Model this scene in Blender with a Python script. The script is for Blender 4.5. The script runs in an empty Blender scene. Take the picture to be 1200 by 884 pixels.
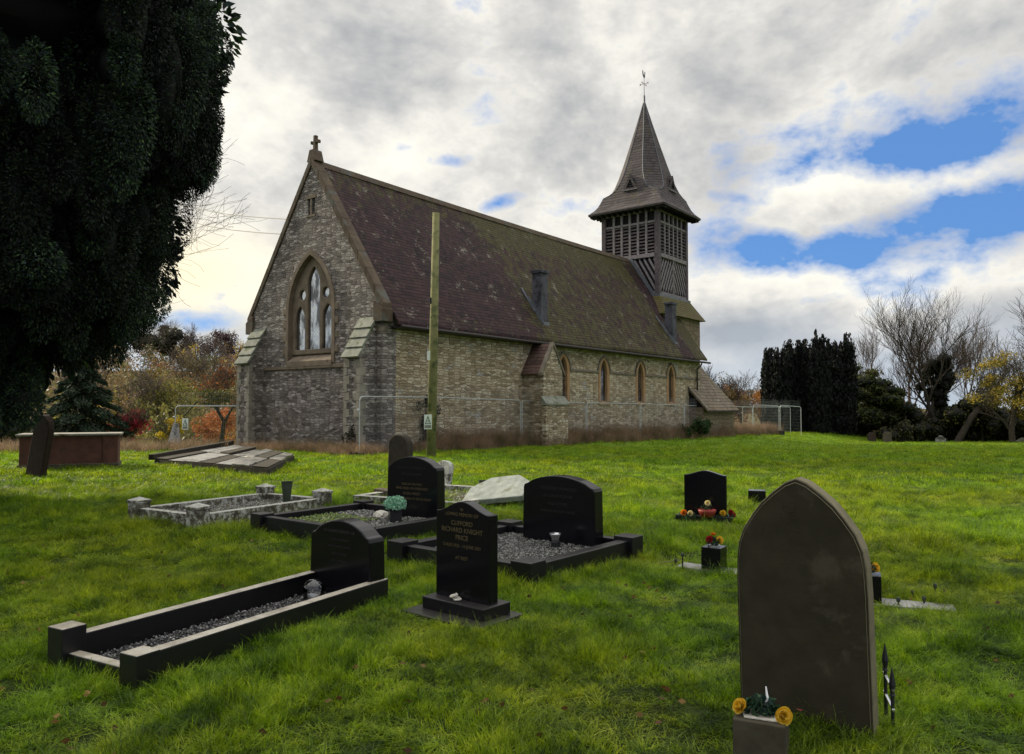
import bpy, bmesh, math, random
import numpy as np
from mathutils import Vector, Matrix, Euler

R = math.radians
random.seed(7)
rng = np.random.default_rng(11)
scene = bpy.context.scene
COL = scene.collection

# ------------------------------------------------------------------ camera
F = 895.0; PITCH = math.atan(36 / F); CAMZ = 1.6
cam_d = bpy.data.cameras.new('camera')
cam_d.sensor_width = 36; cam_d.lens = 36 * F / 1200
cam_d.clip_start = 0.05; cam_d.clip_end = 3000
cam = bpy.data.objects.new('camera', cam_d); COL.objects.link(cam)
cam.location = (0, 0, CAMZ); cam.rotation_euler = (R(90) + PITCH, 0, 0)
scene.camera = cam

def ray(px, py):
    a = (px - 600) / F; b = (442 - py) / F
    return (a, math.cos(PITCH) - b * math.sin(PITCH), math.sin(PITCH) + b * math.cos(PITCH))
def G(px, py, z=0.0):
    r = ray(px, py); t = (z - CAMZ) / r[2]
    return (r[0] * t, r[1] * t)
def at(px, py, Y):
    r = ray(px, py); t = Y / r[1]
    return (r[0] * t, Y, CAMZ + r[2] * t)

# ------------------------------------------------------------------ terrain
def sm(t):
    t = np.clip(t, 0, 1); return t * t * (3 - 2 * t)
def gz(x, y):
    x = np.asarray(x, float); y = np.asarray(y, float)
    a = np.maximum(0, y - 27)
    xc = -4.7 + .77 * (y - 27.5)
    k = .0125 + .0235 * sm((x - xc - 1) / 9)
    z = -k * np.minimum(a, 120)
    # left side falls away behind the churchyard, then the far hillside rises
    left = sm((-x / np.maximum(y, 1) - .22) / .12)
    z = z - left * 2.6 * sm((y - 27) / 22)
    z = z + left * 14.0 * sm((y - 62) / 115)
    b = (.022 * np.sin(1.9 * x + .7 * y) * np.sin(1.3 * y - .6 * x + 1) + .014 * np.sin(4.1 * x + 1.3) * np.sin(3.7 * y + .4)
         + .03 * np.sin(.55 * x - .4 * y) * np.sin(.5 * y + 2))
    b = b + .009 * np.sin(9.3 * x + 2.1 * y) * np.sin(8.1 * y - 3 * x)
    return z + b * sm((y + 2) / 3 + .6)
def gzf(x, y): return float(gz(x, y))

# ------------------------------------------------------------------ node helpers
def mat(name):
    m = bpy.data.materials.new(name); m.use_nodes = True
    nt = m.node_tree; nt.nodes.clear()
    return m, nt
class N:
    def __init__(s, nt): s.nt = nt
    def n(s, typ, ins=None, **kw):
        nd = s.nt.nodes.new(typ)
        for k, v in kw.items(): setattr(nd, k, v)
        for k, v in (ins or {}).items():
            sock = nd.inputs[k]
            if isinstance(v, bpy.types.NodeSocket): s.nt.links.new(v, sock)
            elif isinstance(v, bpy.types.Node): s.nt.links.new(v.outputs[0], sock)
            else:
                if isinstance(v, tuple) and sock.type == 'RGBA' and len(v) == 3: v = v + (1,)
                sock.default_value = v
        return nd
    def noise(s, vec, scale, detail=4, rough=.55, dist=0):
        return s.n('ShaderNodeTexNoise', {'Vector': vec, 'Scale': scale, 'Detail': detail, 'Roughness': rough, 'Distortion': dist}).outputs['Fac']
    def math(s, op, a, b=0.0, c=None, clamp=False):
        nd = s.nt.nodes.new('ShaderNodeMath'); nd.operation = op; nd.use_clamp = clamp
        for i, v in enumerate([a, b] + ([c] if c is not None else [])):
            if isinstance(v, bpy.types.NodeSocket): s.nt.links.new(v, nd.inputs[i])
            else: nd.inputs[i].default_value = v
        return nd.outputs[0]
    def ramp(s, fac, stops, interp='LINEAR'):
        nd = s.nt.nodes.new('ShaderNodeValToRGB'); cr = nd.color_ramp; cr.interpolation = interp
        s.nt.links.new(fac, nd.inputs[0])
        while len(cr.elements) < len(stops): cr.elements.new(.5)
        for e, (p, c) in zip(cr.elements, stops):
            e.position = p
            e.color = (c, c, c, 1) if isinstance(c, (int, float)) else tuple(c) + (1,)
        return nd.outputs[0]
    def mix(s, fac, a, b, blend='MIX'):
        nd = s.nt.nodes.new('ShaderNodeMix'); nd.data_type = 'RGBA'; nd.blend_type = blend
        for i, v in ((0, fac), (6, a), (7, b)):
            if isinstance(v, bpy.types.NodeSocket): s.nt.links.new(v, nd.inputs[i])
            elif i == 0: nd.inputs[0].default_value = v
            else: nd.inputs[i].default_value = tuple(v) + (1,)
        return nd.outputs[2]
    def map(s, vec, scale=(1, 1, 1), loc=(0, 0, 0), rot=(0, 0, 0)):
        return s.n('ShaderNodeMapping', {'Vector': vec, 'Scale': scale, 'Location': loc, 'Rotation': rot}).outputs[0]
    def bump(s, h, strength=.5, dist=.02, normal=None):
        i = {'Height': h, 'Strength': strength, 'Distance': dist}
        if normal is not None: i['Normal'] = normal
        return s.n('ShaderNodeBump', i).outputs[0]
    def out(s, shader):
        s.nt.links.new(shader.outputs[0] if isinstance(shader, bpy.types.Node) else shader,
                       s.nt.nodes.new('ShaderNodeOutputMaterial').inputs['Surface'])
    def principled(s, **k):
        return s.n('ShaderNodeBsdfPrincipled', k)
def obj_co(n): return n.n('ShaderNodeTexCoord').outputs['Object']
def world_co(n): return n.n('ShaderNodeNewGeometry').outputs['Position']

M = {}
def simple(name, c1, c2, scale=8, rough=.8, bump=.3, bd=.01, c3=None, s3=2.5, t3=.55, spec=.3, metal=0, detail=6):
    """two tones mixed by noise, optional third blotchy tone (lichen, moss, rust)"""
    m, nt = mat(name); n = N(nt); co = obj_co(n)
    f = n.noise(co, scale, detail, .6)
    col = n.ramp(f, [(.3, c1), (.7, c2)])
    if c3 is not None:
        g = n.noise(n.map(co, loc=(3, 1, 7)), s3, 8, .68)
        g = n.ramp(g, [(t3, 0), (t3 + .09, 1)])
        col = n.mix(g, col, c3)
    fine = n.noise(co, scale * 9, 4, .6)
    h = n.math('ADD', f, n.math('MULTIPLY', fine, .4))
    p = n.principled(**{'Base Color': col, 'Roughness': rough, 'Metallic': metal, 'Specular IOR Level': spec})
    if bump: nt.links.new(n.bump(h, bump, bd), p.inputs['Normal'])
    n.out(p); M[name] = m; return m

simple('dressed_stone', (.10, .085, .065), (.24, .205, .155), 3, .9, .5, .02, (.05, .045, .04), 1.3, .56)
simple('gable_dressed', (.115, .088, .066), (.21, .165, .12), 3, .9, .4, .02, (.06, .05, .045), 1.5, .6)
simple('buttress_dressed', (.17, .155, .13), (.30, .275, .225), 3, .9, .4, .02, (.07, .065, .06), 1.5, .58)
simple('orange_stone', (.28, .16, .075), (.40, .25, .13), 2.5, .9, .4, .02, (.16, .12, .08), 1.6, .6)
simple('slab_tile', (.13, .135, .11), (.26, .27, .22), 4, .85, .5, .02, (.07, .09, .035), 2.4, .55)
simple('coping_stone', (.065, .046, .032), (.125, .092, .062), 2.2, .9, .5, .02, (.10, .10, .085), 1.2, .52)
simple('lead', (.09, .10, .115), (.17, .18, .20), 4, .5, .2, .01, None, metal=.3)
simple('gutter_iron', (.02, .016, .016), (.035, .026, .024), 6, .5, .1)
simple('brick_stack', (.055, .055, .068), (.10, .10, .12), 3, .85, .5, .02, (.03, .03, .035), 2, .5)
simple('timber', (.065, .052, .056), (.13, .108, .115), 6, .85, .5, .01, (.05, .04, .042), 2.5, .55)
simple('timber_light', (.15, .13, .135), (.26, .235, .245), 6, .85, .4, .01, (.10, .085, .085), 3, .6)
simple('timber_dark', (.007, .006, .007), (.014, .012, .013), 6, .9, .2)
simple('black_granite', (.003, .003, .004), (.007, .006, .009), 60, .2, .02, .002, None, spec=.28)
simple('kerb_granite', (.008, .007, .009), (.018, .016, .018), 25, .32, .12, .003, (.035, .032, .03), 5, .64, spec=.65)
simple('kerb_top_glare', (.16, .135, .115), (.30, .26, .22), 18, .4, .2, .004, (.42, .40, .36), 6, .68, spec=.6)  # sky glare on kerb tops put into a pale base colour
simple('lichen_marble', (.30, .31, .28), (.52, .53, .48), 12, .75, .4, .006, (.045, .038, .03), 7, .50)
simple('lichen_slab', (.19, .21, .19), (.34, .36, .32), 10, .85, .5, .01, (.16, .17, .12), 5, .56)
simple('old_sandstone', (.055, .045, .032), (.12, .10, .07), 7, .95, .8, .02, (.16, .16, .12), 6, .6)
simple('dark_oldstone', (.022, .018, .013), (.05, .042, .03), 8, .95, .8, .02, (.10, .10, .07), 7, .66)
simple('lean_stone', (.028, .018, .015), (.055, .036, .028), 8, .95, .6, .02, (.10, .09, .07), 7, .68)
simple('tomb_red', (.085, .038, .028), (.15, .068, .05), 4, .9, .5, .02, (.06, .05, .035), 2.5, .58)
simple('tomb_top', (.16, .15, .125), (.32, .30, .25), 6, .8, .4, .01, (.08, .08, .05), 4, .56)
simple('brown_headstone', (.019, .0165, .008), (.034, .029, .015), 7, .9, .6, .004, (.052, .046, .028), 3, .55)
simple('brown_edge_lit', (.12, .105, .062), (.20, .175, .105), 9, .85, .35, .004, (.09, .085, .05), 6, .6)
simple('vase_block', (.035, .029, .018), (.07, .06, .038), 9, .9, .4, .004, (.05, .06, .03), 4, .56)
simple('granite_sheen', (.16, .155, .145), (.30, .29, .27), 5, .7, .4, .01, (.07, .065, .05), 3, .56, spec=.5)  # pale tone paints the sky's reflection on dark granite slabs
simple('wet_slate', (.16, .155, .145), (.36, .35, .32), 5, .3, .4, .01, (.03, .028, .026), 2.2, .50, spec=.7)
simple('galvanised', (.42, .44, .45), (.58, .60, .62), 12, .45, 0, metal=.6)
simple('wire_grey', (.20, .21, .22), (.30, .31, .32), 12, .55, 0, metal=.3)
simple('iron_black', (.012, .012, .015), (.03, .03, .033), 14, .45, .2, .003)
simple('pole_wood', (.14, .14, .055), (.24, .23, .10), 4, .85, .4, .01, (.07, .085, .03), 2.4, .52)
simple('sign_white', (.62, .68, .60), (.72, .77, .70), 6, .6, 0)
simple('sign_green', (.05, .10, .07), (.07, .13, .09), 6, .6, 0)
simple('plastic_black', (.012, .012, .014), (.02, .02, .022), 6, .4, 0)
simple('vase_green', (.025, .035, .022), (.045, .06, .035), 12, .6, .2, .003)
simple('steel', (.5, .5, .52), (.7, .7, .72), 6, .25, 0, metal=.9)
simple('white_plastic', (.62, .62, .63), (.75, .75, .76), 6, .5, 0)
simple('shell_white', (.45, .42, .36), (.65, .60, .52), 30, .7, .5, .004)
simple('red_pot', (.20, .025, .02), (.28, .04, .03), 6, .5, 0)
simple('bark', (.022, .018, .013), (.05, .042, .03), 9, .95, .6, .02)
simple('bark_pale', (.10, .085, .065), (.17, .145, .11), 9, .95, .4, .02)
simple('twig_dark', (.030, .024, .018), (.06, .048, .036), 9, .95, 0)
simple('hill_bark', (.07, .055, .045), (.12, .09, .07), 9, .95, 0)

# striped slate / tile roofs -------------------------------------------------
def tile_roof(name, ca, cb, cm, moss, row=.17, wid=.22, lichen=(.30, .28, .22), ax='x'):
    """ca, cb tile tones; cm moss; moss(n, x, y, z) -> mask socket"""
    m, nt = mat(name); n = N(nt); co = obj_co(n)
    sp = n.n('ShaderNodeSeparateXYZ', {0: co}); x, y, z = sp.outputs
    a = n.math('ADD', x, n.math('MULTIPLY', y, .15)) if ax == 'x' else y
    wob = n.math('MULTIPLY', n.math('SUBTRACT', n.noise(co, 1.2, 3), .5), .10)
    zz = n.math('ADD', z, wob)
    v = n.n('ShaderNodeCombineXYZ', {0: a, 1: zz, 2: 0.0}).outputs[0]
    br = n.n('ShaderNodeTexBrick', {'Vector': v, 'Scale': 1.0, 'Mortar Size': .012, 'Mortar Smooth': .4, 'Bias': 0.0,
             'Brick Width': wid, 'Row Height': row, 'Color1': (0, 0, 0), 'Color2': (1, 1, 1), 'Mortar': (.5, .5, .5)})
    br.offset = .5
    rnd = n.math('ADD', br.outputs['Color'], 0.0)
    nz = n.noise(n.map(co, scale=(1.2, 1.2, .5)), 1.0, 6, .65)
    fac = n.math('ADD', n.math('MULTIPLY', rnd, .45), n.math('MULTIPLY', nz, .8))
    col = n.ramp(fac, [(.25, ca), (.85, cb)])
    streak = n.noise(n.map(co, scale=(3.2, 3.2, .55)), 1.0, 5, .7)
    mk = moss(n, x, y, z)
    mk = n.ramp(n.math('ADD', mk, n.math('MULTIPLY', n.math('SUBTRACT', streak, .5), 3.0)), [(.40, 0), (.80, .85)])
    mossn = n.noise(co, 5, 6, .7)
    mcol = n.ramp(mossn, [(.3, tuple(c * .45 for c in cm)), (.62, cm), (.8, tuple(min(1, c * 1.5) for c in cm))])
    col = n.mix(mk, col, mcol)
    ln = n.noise(n.map(co, scale=(1, 1, .55), loc=(5, 2, 1)), 1.8, 9, .78)
    lm = n.ramp(ln, [(.56, 0), (.66, .85)])
    li2 = n.noise(n.map(co, scale=(3, 3, 7)), 2.2, 3, .6)
    lm = n.math('MULTIPLY', lm, n.ramp(li2, [(.42, 0), (.6, 1)]))
    col = n.mix(lm, col, lichen)
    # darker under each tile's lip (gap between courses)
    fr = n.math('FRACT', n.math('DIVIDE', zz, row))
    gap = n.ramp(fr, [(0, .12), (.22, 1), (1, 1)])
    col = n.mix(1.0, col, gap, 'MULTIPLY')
    h = n.math('ADD', n.math('MULTIPLY', fr, -.8), n.math('MULTIPLY', br.outputs['Fac'], -.6))
    h = n.math('ADD', h, n.math('MULTIPLY', mossn, 1.0))
    p = n.principled(**{'Base Color': col, 'Roughness': .85, 'Specular IOR Level': .25})
    nt.links.new(n.bump(h, .9, .035), p.inputs['Normal'])
    n.out(p); M[name] = m; return m
def nave_moss(n, x, y, z):
    a = n.ramp(n.math('DIVIDE', x, 28.0), [(.0, .12), (.30, .16), (.36, .66), (.62, .62), (.80, .62), (.86, .80), (.875, .1), (.925, .08), (.935, .95), (1, 1)])
    b = n.ramp(n.math('DIVIDE', z, 12.0), [(.40, .14), (.58, -.02 + .02), (.78, .0), (.90, .42), (.95, .5)])
    return n.math('SUBTRACT', n.math('ADD', a, b), .03)
tile_roof('nave_tiles', (.005, .0035, .0045), (.046, .020, .022), (.070, .064, .016), nave_moss, row=.14)
tile_roof('plain_tiles', (.045, .025, .022), (.12, .07, .055), (.10, .09, .04), lambda n, x, y, z: n.math('ADD', z, 0.0) if False else n.math('MULTIPLY', n.noise(obj_co(n), 1.5, 4), .6), row=.16, lichen=(.38, .38, .36))
tile_roof('lean_to_tiles', (.10, .075, .055), (.21, .165, .12), (.10, .11, .035), lambda n, x, y, z: n.math('MULTIPLY', n.noise(obj_co(n), 1.1, 4), .62), row=.2, wid=.3, lichen=(.42, .43, .42))
tile_roof('spire_shingles', (.038, .032, .034), (.095, .080, .080), (.10, .085, .05), lambda n, x, y, z: n.math('MULTIPLY', n.noise(obj_co(n), .8, 4), .5), row=.2, wid=.2, lichen=(.16, .14, .13))
tile_roof('skirt_tiles', (.07, .055, .03), (.13, .10, .05), (.13, .12, .03), lambda n, x, y, z: n.math('ADD', n.math('MULTIPLY', n.noise(obj_co(n), .8, 4), .5), .4), row=.15, wid=.2)

# rubble walling ---------------------------------------------------------------
def rubble(name, tones, mortar, stain, bw=.42, rh=.135, white=.62, warp=.05, dark=.56):
    m, nt = mat(name); n = N(nt); co = obj_co(n)
    sp = n.n('ShaderNodeSeparateXYZ', {0: co}); x, y, z = sp.outputs
    wx = n.math('MULTIPLY', n.math('SUBTRACT', n.noise(co, 1.6, 4, .7), .5), warp * 4)
    wz = n.math('MULTIPLY', n.math('SUBTRACT', n.noise(n.map(co, loc=(9, 4, 2)), 2.3, 4, .7), .5), warp * 1.6)
    v = n.n('ShaderNodeCombineXYZ', {0: n.math('DIVIDE', n.math('ADD', n.math('ADD', x, y), wx), bw), 1: n.math('DIVIDE', n.math('ADD', z, wz), rh), 2: 0.0}).outputs[0]
    vo = n.n('ShaderNodeTexVoronoi', {'Vector': v, 'Scale': 1.0, 'Randomness': .72}); vo.voronoi_dimensions = '2D'
    ve = n.n('ShaderNodeTexVoronoi', {'Vector': v, 'Scale': 1.0, 'Randomness': .72}); ve.voronoi_dimensions = '2D'; ve.feature = 'DISTANCE_TO_EDGE'
    stone = n.n('ShaderNodeSeparateColor', {0: vo.outputs['Color']}).outputs[0]
    joint = n.ramp(ve.outputs[0], [(.02, 1), (.13, 0)])
    nz = n.noise(n.map(co, scale=(1, 1, 1.7)), 3.0, 6, .65)
    fac = n.math('ADD', n.math('MULTIPLY', stone, .5), n.math('MULTIPLY', nz, .6))
    col = n.ramp(fac, [(.15 + .7 * i / (len(tones) - 1), t) for i, t in enumerate(tones)])
    mf = n.math('MULTIPLY', joint, n.ramp(n.noise(co, 2.1, 4), [(.35, .25), (.65, 1)]))
    col = n.mix(mf, col, mortar)
    st = n.ramp(n.noise(n.map(co, loc=(1, 6, 3), scale=(1, 1, .6)), .55, 6, .62), [(.40, 0), (.68, 1)])
    col = n.mix(n.math('MULTIPLY', st, .65), col, n.mix(1.0, col, stain, 'MULTIPLY'))
    dk = n.ramp(n.noise(n.map(co, scale=(1.6, 1.6, 3.6)), 2.0, 7, .75), [(dark, 0), (dark + .12, 1)])
    col = n.mix(n.math('MULTIPLY', dk, .7), col, (.045, .038, .03))
    # darker towards the foot of the wall
    foot = n.ramp(z, [(0, .70), (.9, 1)])
    col = n.mix(1.0, col, foot, 'MULTIPLY')
    wh = n.ramp(n.noise(n.map(co, loc=(4, 4, 8), scale=(1, 1, 1.4)), 1.35, 3, .5), [(white, 0), (white + .03, 1)])
    col = n.mix(n.math('MULTIPLY', wh, .75), col, (.42, .41, .38))
    h = n.math('ADD', n.math('MULTIPLY', joint, -1.0), n.math('MULTIPLY', nz, .9))
    h = n.math('ADD', h, n.math('MULTIPLY', n.noise(co, 14, 3, .7), .8))
    h = n.math('ADD', h, n.math('MULTIPLY', stone, .35))
    p = n.principled(**{'Base Color': col, 'Roughness': .92, 'Specular IOR Level': .2})
    nt.links.new(n.bump(h, 1.0, .05), p.inputs['Normal'])
    n.out(p); M[name] = m; return m
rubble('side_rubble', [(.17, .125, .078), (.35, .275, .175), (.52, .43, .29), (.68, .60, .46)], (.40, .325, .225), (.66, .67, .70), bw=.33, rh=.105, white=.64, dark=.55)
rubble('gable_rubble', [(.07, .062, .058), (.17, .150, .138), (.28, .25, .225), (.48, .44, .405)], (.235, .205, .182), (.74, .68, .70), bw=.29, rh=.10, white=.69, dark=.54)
rubble('tower_stone', [(.16, .125, .085), (.22, .175, .12), (.25, .20, .14)], (.2, .16, .11), (.8, .75, .7), bw=.7, rh=.3, white=.8, warp=.02, dark=.7)

# foliage: colour comes from a per-leaf attribute ---------------------------
def leafmat(name, trans=.35, rough=.6):
    m, nt = mat(name); n = N(nt)
    at_ = n.n('ShaderNodeAttribute'); at_.attribute_name = 'Col'
    d = n.principled(**{'Base Color': at_.outputs['Color'], 'Roughness': rough, 'Specular IOR Level': .25})
    t = n.n('ShaderNodeBsdfTranslucent', {'Color': at_.outputs['Color']})
    mx = n.n('ShaderNodeMixShader', {0: trans, 1: d.outputs[0], 2: t.outputs[0]})
    n.out(mx); M[name] = m; return m
leafmat('leaves', .4); leafmat('needles', .12, .7); leafmat('petals', .35)

# grass
m, nt = mat('grass_blades'); n = N(nt); co = world_co(n)
big = n.noise(co, .35, 4, .6); mid = n.noise(n.map(co, loc=(7, 3, 0)), 2.3, 5, .65); fin = n.noise(n.map(co, loc=(2, 9, 0)), 11, 3, .6)
bl = n.noise(n.map(co, loc=(4, 1, 0), scale=(1, 1, .3)), 55, 1, .5)
col = n.ramp(n.math('ADD', n.math('MULTIPLY', mid, .45), n.math('ADD', n.math('MULTIPLY', fin, .30), n.math('MULTIPLY', bl, .25))),
             [(.38, (.018, .034, .004)), (.46, (.080, .135, .008)), (.54, (.23, .31, .016)), (.64, (.50, .53, .06))])
warm = n.mix(1.0, col, (1.08, 1.02, .80), 'MULTIPLY'); cool = n.mix(1.0, col, (.84, 1.04, .85), 'MULTIPLY')
col = n.mix(n.ramp(big, [(.40, 0), (.60, 1)]), cool, warm)
d = n.principled(**{'Base Color': col, 'Roughness': .42, 'Specular IOR Level': .28})
t = n.n('ShaderNodeBsdfTranslucent', {'Color': n.mix(1.0, col, (1.3, 1.3, .5), 'MULTIPLY')})
n.out(n.n('ShaderNodeMixShader', {0: .52, 1: d.outputs[0], 2: t.outputs[0]})); M['grass_blades'] = m
m, nt = mat('dry_blades'); n = N(nt); co = world_co(n)
col = n.ramp(n.noise(co, 1.6, 5, .7), [(.34, (.07, .09, .025)), (.44, (.17, .12, .07)), (.56, (.29, .19, .12)), (.70, (.42, .31, .19))])
d = n.principled(**{'Base Color': col, 'Roughness': .7}); t = n.n('ShaderNodeBsdfTranslucent', {'Color': col})
n.out(n.n('ShaderNodeMixShader', {0: .4, 1: d.outputs[0], 2: t.outputs[0]})); M['dry_blades'] = m
m, nt = mat('soil_turf'); n = N(nt); co = world_co(n)
col = n.ramp(n.noise(co, 3.0, 8, .7), [(.3, (.008, .013, .003)), (.5, (.022, .034, .007)), (.7, (.055, .062, .018))])
far = n.ramp(n.noise(co, .6, 6, .7), [(.35, (.075, .145, .010)), (.65, (.15, .24, .018))])
yy = n.n('ShaderNodeSeparateXYZ', {0: co}).outputs[1]
col = n.mix(n.ramp(n.math('DIVIDE', yy, 60.0), [(.15, 0), (.6, 1)]), col, far)
hillc = n.ramp(n.noise(co, .12, 6, .7), [(.3, (.045, .05, .018)), (.55, (.11, .085, .035)), (.7, (.15, .12, .045))])
col = n.mix(n.ramp(n.math('DIVIDE', yy, 100.0), [(.66, 0), (.74, 1)]), col, hillc)
p = n.principled(**{'Base Color': col, 'Roughness': .95, 'Specular IOR Level': .1})
nt.links.new(n.bump(n.noise(co, 18, 6, .7), .8, .05), p.inputs['Normal']); n.out(p); M['soil_turf'] = m

def flat(name, c, rough=.6, **k):
    m, nt = mat(name); n = N(nt)
    f = n.noise(obj_co(n), 30, 3)
    col = n.mix(f, tuple(x * .85 for x in c), tuple(min(1, x * 1.12) for x in c))
    p = n.principled(**{'Base Color': col, 'Roughness': rough, **k}); n.out(p); M[name] = m
flat('gold_letters', (.085, .06, .022), .6)
flat('pale_letters', (.022, .020, .016), .6)
flat('carved', (.011, .010, .009), .9)
flat('window_void', (.008, .008, .01), .35)
flat('cable', (.02, .02, .022), .6)
m, nt = mat('leaded_glass'); n = N(nt); co = obj_co(n)
sp = n.n('ShaderNodeSeparateXYZ', {0: co}); x, y, z = sp.outputs
u = n.math('ADD', n.math('ADD', x, y), 0.0)
def grid(a):
    fr = n.math('FRACT', n.math('DIVIDE', a, .17)); return n.math('LESS_THAN', fr, .10)
lead = n.math('MAXIMUM', grid(n.math('ADD', z, u)), grid(n.math('SUBTRACT', z, u)))
gl = n.n('ShaderNodeBsdfGlossy', {'Color': (.62, .66, .68), 'Roughness': .07, 'Normal': n.bump(n.noise(co, 4.5, 3), .5, .02)})
dk = n.principled(**{'Base Color': (.012, .012, .014, 1), 'Roughness': .5})
n.out(n.n('ShaderNodeMixShader', {0: n.math('MAXIMUM', n.math('MULTIPLY', lead, .55), n.ramp(n.noise(n.map(co, scale=(1, 1, .35), rot=(.5, 0, 0)), 3.0, 3), [(.42, .25), (.58, .9)])), 1: gl.outputs[0], 2: dk.outputs[0]})); M['leaded_glass'] = m
m, nt = mat('clear_dome'); n = N(nt)
tr = n.n('ShaderNodeBsdfTransparent', {'Color': (.92, .92, .93, 1)}); gl = n.n('ShaderNodeBsdfGlossy', {'Roughness': .05})
fr = n.n('ShaderNodeFresnel', {'IOR': 1.6})
n.out(n.n('ShaderNodeMixShader', {0: n.math('ADD', fr.outputs[0], .03, clamp=True), 1: tr.outputs[0], 2: gl.outputs[0]})); M['clear_dome'] = m

# ------------------------------------------------------------------ objects
def tag(o, label=None, cat=None, group=None, kind=None):
    if label: o['label'] = label
    if cat: o['category'] = cat
    if group: o['group'] = group
    if kind: o['kind'] = kind
    return o
def empty(name, loc=(0, 0, 0), rz=0.0, label=None, cat=None, group=None, rot=None):
    o = bpy.data.objects.new(name, None); COL.objects.link(o)
    o.location = loc; o.rotation_euler = rot if rot else (0, 0, rz); o.empty_display_size = .1
    return tag(o, label, cat, group)

class MB:
    def __init__(s): s.v = []; s.f = []
    def add(s, vs, fs):
        b = len(s.v); s.v += [tuple(v) for v in vs]; s.f += [tuple(i + b for i in f) for f in fs]; return s
    def box(s, x0, x1, y0, y1, z0, z1, mtx=None):
        vs = [Vector(p) for p in ((x0,y0,z0),(x1,y0,z0),(x1,y1,z0),(x0,y1,z0),(x0,y0,z1),(x1,y0,z1),(x1,y1,z1),(x0,y1,z1))]
        if mtx: vs = [mtx @ v for v in vs]
        return s.add(vs, [(0,3,2,1),(4,5,6,7),(0,1,5,4),(1,2,6,5),(2,3,7,6),(3,0,4,7)])
    def prism(s, poly, a, b, axis='y', mtx=None):
        """poly: 2D outline; extruded a..b along axis (y: poly in xz, x: poly in yz, z: poly in xy)"""
        def P(p, t):
            return Vector({'y': (p[0], t, p[1]), 'x': (t, p[0], p[1]), 'z': (p[0], p[1], t)}[axis])
        n = len(poly); vs = [P(p, a) for p in poly] + [P(p, b) for p in poly]
        if mtx: vs = [mtx @ v for v in vs]
        fs = [tuple(range(n)), tuple(range(2 * n - 1, n - 1, -1))] + [(i, i + n, (i + 1) % n + n, (i + 1) % n) for i in range(n)]
        return s.add(vs, fs)
    def beam(s, p, q, w, h, up=(0, 0, 1)):
        p = Vector(p); q = Vector(q); d = (q - p).normalized(); up = Vector(up)
        if abs(d.dot(up)) > .99: up = Vector((0, 1, 0))
        a = d.cross(up).normalized() * w / 2; b = a.cross(d).normalized() * h / 2
        vs = [p - a - b, p + a - b, p + a + b, p - a + b, q - a - b, q + a - b, q + a + b, q - a + b]
        return s.add(vs, [(0,3,2,1),(4,5,6,7),(0,1,5,4),(1,2,6,5),(2,3,7,6),(3,0,4,7)])
    def tube(s, pts, rad, n=8, cap=True):
        pts = [Vector(p) for p in pts]; k = len(pts)
        if not isinstance(rad, (list, tuple)): rad = [rad] * k
        vs = []; u = None
        for i, p in enumerate(pts):
            d = (pts[min(i + 1, k - 1)] - pts[max(i - 1, 0)]).normalized()
            if u is None: u = d.orthogonal().normalized()
            u = (u - d * u.dot(d)).normalized(); w = d.cross(u)
            for j in range(n):
                a = 2 * math.pi * j / n; vs.append(p + (u * math.cos(a) + w * math.sin(a)) * rad[i])
        fs = [(i * n + j, i * n + (j + 1) % n, (i + 1) * n + (j + 1) % n, (i + 1) * n + j) for i in range(k - 1) for j in range(n)]
        if cap: fs += [tuple(range(n - 1, -1, -1)), tuple(range((k - 1) * n, k * n))]
        return s.add(vs, fs)
    def lathe(s, prof, c=(0, 0, 0), n=16, phase=0):
        c = Vector(c); vs = []
        for r, z in prof:
            for j in range(n):
                a = 2 * math.pi * j / n + phase; vs.append(c + Vector((r * math.cos(a), r * math.sin(a), z)))
        k = len(prof)
        fs = [(i * n + j, i * n + (j + 1) % n, (i + 1) * n + (j + 1) % n, (i + 1) * n + j) for i in range(k - 1) for j in range(n)]
        fs += [tuple(range(n - 1, -1, -1)), tuple(range((k - 1) * n, k * n))]
        return s.add(vs, fs)
    def build(s, name, m, parent=None, smooth=False, bevel=0, loc=None, fix=True):
        me = bpy.data.meshes.new(name); me.from_pydata([tuple(v) for v in s.v], [], s.f)
        if fix:
            bm = bmesh.new(); bm.from_mesh(me); bmesh.ops.recalc_face_normals(bm, faces=bm.faces); bm.to_mesh(me); bm.free()
        me.materials.append(M[m] if isinstance(m, str) else m)
        if smooth: me.polygons.foreach_set('use_smooth', [True] * len(me.polygons))
        o = bpy.data.objects.new(name, me); COL.objects.link(o)
        if parent: o.parent = parent
        if loc: o.location = loc
        if bevel:
            b = o.modifiers.new('bevel', 'BEVEL'); b.width = bevel; b.segments = 2; b.limit_method = 'ANGLE'; b.angle_limit = R(35)
        return o
def cut(o, cutters):
    """subtract closed MB shapes from o and bake the result into its mesh"""
    tmp = []
    for c in cutters:
        me = bpy.data.meshes.new('c'); me.from_pydata([tuple(v) for v in c.v], [], c.f)
        bm = bmesh.new(); bm.from_mesh(me); bmesh.ops.recalc_face_normals(bm, faces=bm.faces); bm.to_mesh(me); bm.free()
        co = bpy.data.objects.new('c', me); COL.objects.link(co); co.parent = o.parent; tmp.append(co)
        md = o.modifiers.new('b', 'BOOLEAN'); md.operation = 'DIFFERENCE'; md.object = co; md.solver = 'EXACT'
    bpy.context.view_layer.update()
    dg = bpy.context.evaluated_depsgraph_get()
    new = bpy.data.meshes.new_from_object(o.evaluated_get(dg)); o.modifiers.clear(); o.data = new
    for co in tmp: bpy.data.objects.remove(co)
    return o

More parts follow.
